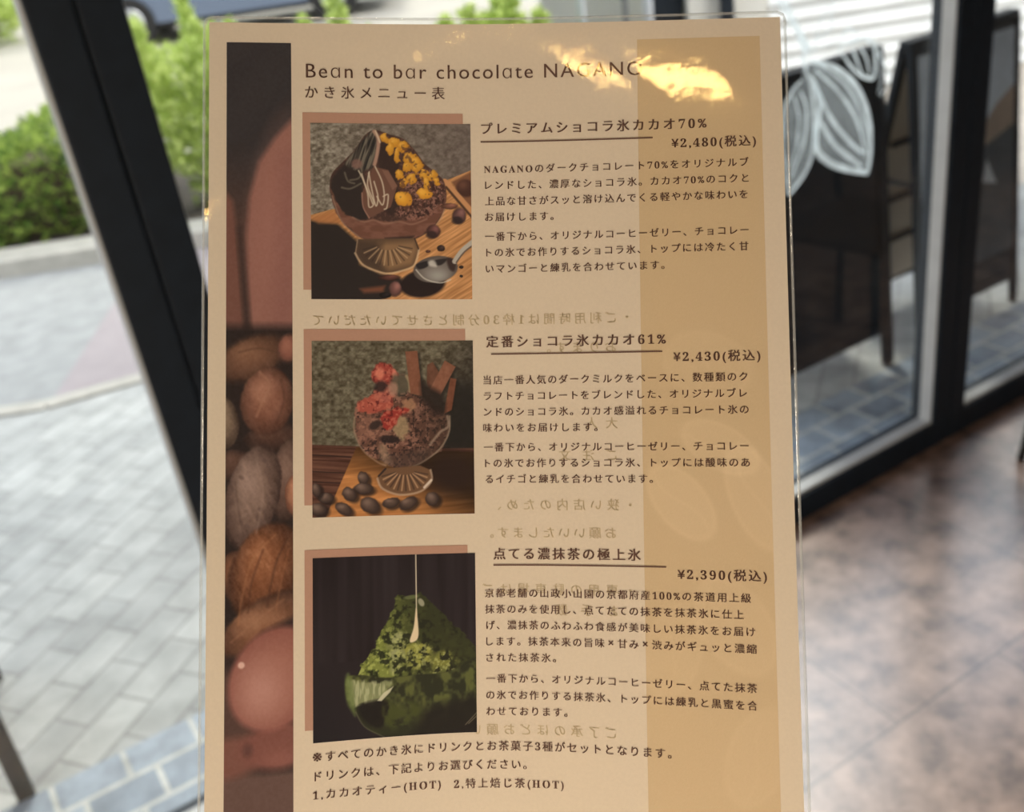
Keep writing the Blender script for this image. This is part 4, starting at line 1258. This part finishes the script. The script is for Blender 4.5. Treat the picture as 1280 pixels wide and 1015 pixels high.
def picture_matcha():
    p = Pic(205, 226, 1.35, 3)
    cc = lambda x, y: (x / 3.758 - 30.5, y / 3.758 - 26)
    c = lambda *q: [cc(x, y) for x, y in q]
    X, Y = p.X, p.Y
    v = p.noise(9, 160, 81, 2)
    p.im[:] = np.array((40, 31, 31.)); p.add((v - .5) * 16 * (Y < 130), (1, .95, .95))
    p.mix(np.clip((Y - 120) / 120, 0, 1) * np.clip(1 - X / 90, 0, 1) * .6, (26, 24, 26))
    wp = ((p.noise(9, seed=83) - .5) * 10, (p.noise(9, seed=84) - .5) * 10)
    s1 = p.noise(6, seed=85, oct=3); s2 = p.noise(3.4, seed=86, oct=2)
    mound = c((505, 290), (560, 300), (600, 285), (640, 300), (690, 350), (750, 400), (800, 460), (880, 540), (900, 700), (640, 760), (430, 740), (300, 700), (340, 610), (400, 520), (440, 440), (490, 350))
    m_ = p.poly(mound, (72, 74, 34), 1.6, 1, True, wp)
    lit = np.clip(1.15 - (X - 65) / 62 + (Y - 60) / 330, 0, 1)
    p.mix(m_ * np.clip((s1 - .42) * 5, 0, 1) * lit, (116, 116, 54)); p.mix(m_ * np.clip((s2 - .54) * 7, 0, 1) * lit * .9, (148, 146, 74))
    p.mix(m_ * np.clip((.46 - s1) * 7, 0, 1) * .85, (34, 34, 22)); p.mix(m_ * (1 - lit) * .62, (38, 34, 26)); p.mix(m_ * (1 - lit) * np.clip((p.noise(8, seed=95) - .5) * 5, 0, 1) * .5 * np.clip((X - 95) / 30, 0, 1), (62, 60, 32))
    for pt_, co_ in (((548, 530), (640, 520), (670, 590), (600, 630), (545, 600)), (136, 128, 60)), (((680, 585), (750, 560), (790, 630), (720, 680), (675, 650)), (112, 106, 50)), (((480, 490), (545, 470), (525, 620), (480, 650)), (138, 132, 86)), (((640, 650), (760, 640), (800, 700), (700, 740)), (84, 82, 42)):
        p.mix(p.polym(c(*pt_), 8, True, wp) * np.clip((s1 - .40) * 6, 0, 1), co_); p.mix(p.polym(c(*pt_), 8, True, wp) * np.clip((s2 - .58) * 7, 0, 1) * .6, (166, 158, 92))
    p.ell(*cc(622, 325), 3.4, 5.5, -30, (150, 138, 110), .4, .9); p.ell(*cc(575, 298), 10, 2.5, -6, (96, 96, 58), .5, .8)
    # bowl
    bowl = c((265, 665), (330, 650), (450, 670), (600, 665), (760, 655), (900, 600), (900, 860), (760, 930), (560, 945), (440, 940), (360, 900), (310, 830), (272, 770))
    b_ = p.poly(bowl, (44, 42, 28), 2, 1, True)
    p.mix(b_ * np.clip((p.noise(11, 14, 91) - .42) * 4, 0, 1) * np.clip(1.3 - (Y - 165) / 45, 0, 1) * .85, (92, 90, 46))
    p.poly(c((275, 670), (330, 680), (400, 690), (480, 690), (470, 720), (400, 780), (330, 790), (290, 800), (272, 750)), (134, 130, 88), 4, .85, True, wp)
    p.mix(p.polym(c((275, 670), (480, 690), (400, 780), (290, 800)), 3) * np.clip((p.noise(2.4, 14, 92, 2) - .5) * 6, 0, 1) * .6, (176, 166, 124))
    p.poly(c((262, 660), (285, 650), (310, 830), (290, 815), (266, 760)), (98, 104, 56), 4, .7, True)
    p.poly(c((330, 790), (440, 770), (470, 800), (440, 890), (400, 900), (340, 850)), (30, 24, 22), 5, .92, True)
    p.mix(p.polym(c((445, 800), (560, 780), (620, 840), (540, 910), (455, 890)), 9, True, wp) * np.clip((p.noise(9, seed=97) - .35) * 4, 0, .9), (66, 66, 32))
    p.poly(c((410, 775), (440, 740), (487, 712), (470, 740), (430, 778)), (190, 174, 140), 1.5, .9)
    p.line(c((310, 820), (350, 890), (440, 945)), 1.4, (112, 100, 76), .5, 1.4)
    p.poly(c((640, 830), (900, 760), (900, 960), (560, 960)), (34, 28, 24), 14, .85)
    for q in (((830, 910), (890, 850)), ((845, 905), (890, 865))): p.line(c(*q), 1.2, (126, 108, 84), .6)
    # pouring condensed milk
    p.line(c((598, 86), (599, 380)), 1.3, (206, 182, 150), .95, .8, False)
    p.poly(c((597, 350), (604, 400), (608, 470), (600, 500), (575, 512), (566, 500), (585, 440)), (205, 176, 138), 1.5, 1, True)
    return p

def picture_beans():
    p = Pic(83, 968, 1.3, 4)
    c = lambda *q: [(x - 284, y - 53.5) for x, y in q]
    e = lambda x, y: (x - 284, y - 53.5)
    X, Y = p.X + 284, p.Y + 53.5
    k = np.clip((Y - 180) / 120, 0, 1)[..., None]
    p.im[:] = np.array((54, 47, 46.)) * (1 - k) + np.array((78, 54, 46.)) * k
    # large soft bean shapes at the top
    p.poly(c((372, 145), (345, 175), (325, 205), (313, 250), (309, 300), (311, 360), (316, 440), (380, 450), (380, 140)), (140, 92, 78), 9, 1)
    p.ell(*e(350, 260), 30, 90, 8, (154, 102, 88), 1.2, .5); p.poly(c((355, 200), (370, 190), (372, 420), (340, 430)), (128, 82, 72), 26, .6)
    p.poly(c((276, 235), (292, 255), (298, 300), (306, 420), (276, 430)), (112, 72, 60), 8, 1)
    p.line(c((300, 290), (305, 350), (312, 425)), 7, (58, 42, 38), .75, 8)
    p.mix(np.clip((Y - 405) / 14, 0, 1), (42, 32, 29))
    n1 = p.noise(9, 9, 101); n2 = p.noise(5, 16, 102, 3, -28); n3 = p.noise(3, 3, 103, 2)
    def bean(x, y, rx, ry, a, col, hi, lo, tex=.5, soft=.10, hx=-.2, hy=-.3, wp=3):
        m = p.ell(*e(x, y), rx, ry, a, col, soft, 1, hi, hx, hy, lo, wp, int(x + y) % 11)
        p.add(m * (n2 - .5) * 26 * tex + m * (n1 - .5) * 18 * tex + m * (n3 - .5) * 11 * tex, (1, .82, .7))
        return m
    bean(316, 452, 46, 26, -24, (106, 70, 52), (124, 84, 62), (66, 44, 34), .5, .3)
    bean(362, 440, 14, 18, 10, (132, 80, 64), (146, 92, 74), (84, 54, 44), .2, .3)
    bean(345, 552, 40, 18, -5, (72, 48, 40), (86, 58, 46), (44, 32, 28), .6)
    bean(335, 506, 33, 43, 8, (122, 76, 58), (152, 102, 80), (72, 46, 36), .8)
    p.line(c((326, 470), (338, 485), (330, 505), (322, 525)), 3, (156, 108, 84), .5, 3)
    bean(283, 532, 17, 32, -6, (112, 88, 70), (138, 112, 90), (62, 46, 38), 1.1)
    bean(296, 585, 26, 20, 0, (80, 54, 44), (92, 64, 52), (46, 34, 30), .7)
    bean(362, 604, 25, 52, 8, (100, 72, 60), (120, 90, 76), (54, 38, 32), .8)
    bean(372, 624, 15, 27, 0, (152, 98, 72), (172, 116, 88), (96, 60, 46), .6)
    bean(317, 624, 33, 65, 14, (118, 90, 76), (142, 112, 97), (62, 44, 38), 1.0, .08)
    for x, y in ((303, 600), (332, 580), (310, 660), (326, 640)): p.ell(*e(x, y), 3.5, 2.4, 30, (90, 68, 60), .8, .6)
    bean(296, 720, 20, 30, 0, (104, 66, 46), (118, 76, 54), (50, 34, 28), .7)
    bean(333, 716, 42, 62, 24, (112, 66, 42), (146, 92, 62), (60, 36, 26), 1.3)
    bean(330, 785, 62, 32, -34, (116, 74, 52), (142, 96, 70), (62, 40, 31), .7, .16)
    p.poly(c((278, 815), (300, 818), (330, 790), (372, 772), (372, 800), (330, 810), (300, 850), (278, 850)), (46, 33, 30), 9, .9)
    p.mix(np.clip((Y - 826) / 18, 0, 1) * np.clip((330 - X) / 20, 0, 1), (78, 54, 46))
    # creases and flecks on the dry beans
    for q, w_, c_, a_ in ((((352, 480), (356, 505), (346, 535)), 2.5, (78, 48, 37), .5), (((300, 445), (325, 440), (350, 446)), 2, (76, 50, 38), .5), (((345, 672), (318, 700), (305, 745), (300, 780)), 2.5, (150, 98, 66), .45), (((360, 676), (345, 710), (335, 760)), 3, (70, 42, 30), .5), (((330, 690), (316, 730), (312, 765)), 2.5, (72, 42, 30), .5), (((362, 690), (352, 730), (346, 764)), 2, (142, 90, 60), .4), (((292, 800), (320, 778), (355, 752)), 3, (146, 100, 74), .35), (((322, 580), (330, 620), (322, 668)), 2.5, (150, 120, 104), .35), (((296, 605), (300, 640), (306, 668)), 2, (86, 64, 55), .5)):
        p.line([e(*z) for z in q], w_, c_, a_, 3)
    # soft pink beans at the bottom
    p.mix(np.clip((Y - 955) / 12, 0, 1), (92, 66, 57))
    p.ell(*e(290, 940), 40, 24, -10, (112, 70, 58), .5, 1); p.ell(*e(350, 930), 48, 28, -4, (114, 68, 57), .4, 1, (126, 77, 65), 0, .6)
    p.ell(*e(312, 932), 6, 8, 0, (84, 52, 46), 1.2, .8)
    p.ell(*e(345, 848), 54, 66, 28, (146, 92, 76), .14, 1, (166, 114, 98), -.32, .22, (126, 74, 62))
    p.ell(*e(304, 829), 4, 4, 0, (206, 160, 140), .6, .9)
    p.add((p.noise(3, 3, 109, 2) - .5) * 7, (1, 1, 1))
    return p

def place_picture(pic, name, s0, s1, t0, t1, dz, label):
    ny, nx = pic.X.shape
    o = grid_obj(name, np.linspace(s0, s1, nx) / 1000, np.linspace(t0, t1, ny) / 1000, dz, M_print, pic.colors())
    o['label'] = label
place_picture(picture_beans(), 'printed_picture', -98.7, -75.4, 7.43, 290.0, 0.00008, 'tall printed picture of cocoa beans down the left side')
for f, (a, b), l in ((picture_chocolate_mango, PT[0], 'printed picture of chocolate shaved ice with mango'), (picture_strawberry, PT[1], 'printed picture of chocolate shaved ice with strawberry'), (picture_matcha, PT[2], 'printed picture of green tea shaved ice')):
    place_picture(f(), 'printed_picture', PS0, PS1, a, b, 0.00016, l)

# ---- clear laminating film around the paper
M_film = clear_mat('clear_laminating_film', (0.985, 0.985, 0.98), 0.04, 1.5, 0.045, 85.0)
M_seal = clear_mat('film_sealed_edge', (0.9, 0.92, 0.92), 0.12, 1.5, 0.15, 200.0, 0.22, (0.85, 0.86, 0.86))
def film():
    s0, s1, t0, t1, r = -107.2, 107.2, -2.35, 299.3, 3.2
    def outline(ins, n=10):
        a0, a1, b0, b1, rr = s0 + ins, s1 - ins, t0 + ins, t1 - ins, max(r - ins, .3)
        pts = []
        for cx, cy, st in ((a1 - rr, b0 + rr, -90), (a1 - rr, b1 - rr, 0), (a0 + rr, b1 - rr, 90), (a0 + rr, b0 + rr, 180)):
            for k in range(n + 1):
                an = math.radians(st + 90 * k / n); pts.append((cx + rr * math.cos(an), cy + rr * math.sin(an)))
        out = []
        for i, p_ in enumerate(pts):
            q = pts[(i + 1) % len(pts)]
            d = math.hypot(q[0] - p_[0], q[1] - p_[1]); m = max(1, int(d / 5))
            out += [(p_[0] + (q[0] - p_[0]) * j / m, p_[1] + (q[1] - p_[1]) * j / m) for j in range(m)]
        return np.array(out) / 1000
    # face sheets
    for nm, dz in (('laminate_front', 0.00045), ('laminate_back', -0.00030)):
        bm = bmesh.new()
        S_ = np.linspace(s0 + r, s1 - r, 44); T_ = np.linspace(t0 + r, t1 - r, 60)
        ss = np.concatenate([[s0 + .9], S_, [s1 - .9]]) / 1000; ts = np.concatenate([[t0 + .9], T_, [t1 - .9]]) / 1000
        V = [[bm.verts.new(sheet(a, b, dz)) for a in ss] for b in ts]
        nr, nc = len(ts), len(ss)
        for i in range(nr - 1):
            for j in range(nc - 1):
                if (i in (0, nr - 2)) and (j in (0, nc - 2)):
                    continue
                f_ = bm.faces.new((V[i + 1][j], V[i + 1][j + 1], V[i][j + 1], V[i][j])); f_.smooth = True
        # rounded corners
        for ci, cj, sg in ((1, nc - 2, (1, -1)), (nr - 2, nc - 2, (1, 1)), (nr - 2, 1, (-1, 1)), (1, 1, (-1, -1))):
            cen = V[ci][cj]; cs, ct = ss[cj], ts[ci]
            ring = []
            rr = (r - .9) / 1000
            for k in range(9):
                an = math.radians(90 * k / 8)
                ring.append(bm.verts.new(sheet(cs + sg[0] * rr * math.cos(an), ct + sg[1] * rr * math.sin(an), dz)))
            for k in range(8):
                q = (cen, ring[k], ring[k + 1])
                f_ = bm.faces.new(q if sg[0] * sg[1] < 0 else q[::-1]); f_.smooth = True
        me = bpy.data.meshes.new(nm); bm.to_mesh(me); bm.free(); me.materials.append(M_film)
        o = bpy.data.objects.new(nm, me); COL.objects.link(o); o.parent = menu
    # pressed rim
    A, B_, C_ = outline(0.0), outline(.45), outline(.95)
    def ring_verts(P, dz): return sheet(P[:, 0], P[:, 1], dz)
    n = len(A)
    def resample(P):
        d = np.concatenate([[0], np.cumsum(np.hypot(*np.diff(np.vstack([P, P[:1]]), axis=0).T))])
        u = np.linspace(0, d[-1], 401)[:-1]; Q = np.vstack([P, P[:1]])
        return np.stack([np.interp(u, d, Q[:, 0]), np.interp(u, d, Q[:, 1])], 1)
    A, B_, C_ = resample(A), resample(B_), resample(C_)
    rings = [ring_verts(C_, .00045), ring_verts(B_, .00034), ring_verts(A, .00008), ring_verts(A, -.00004), ring_verts(B_, -.0002), ring_verts(C_, -.0003)]
    V = np.concatenate(rings); F = []
    for a in range(5):
        for i in range(400):
            j = (i + 1) % 400
            F.append((a * 400 + i, a * 400 + j, (a + 1) * 400 + j, (a + 1) * 400 + i))
    o = mesh_obj('laminate_rim', V, F, M_seal, menu, True)
    o['label'] = 'clear sealed rim of the laminate'
film()
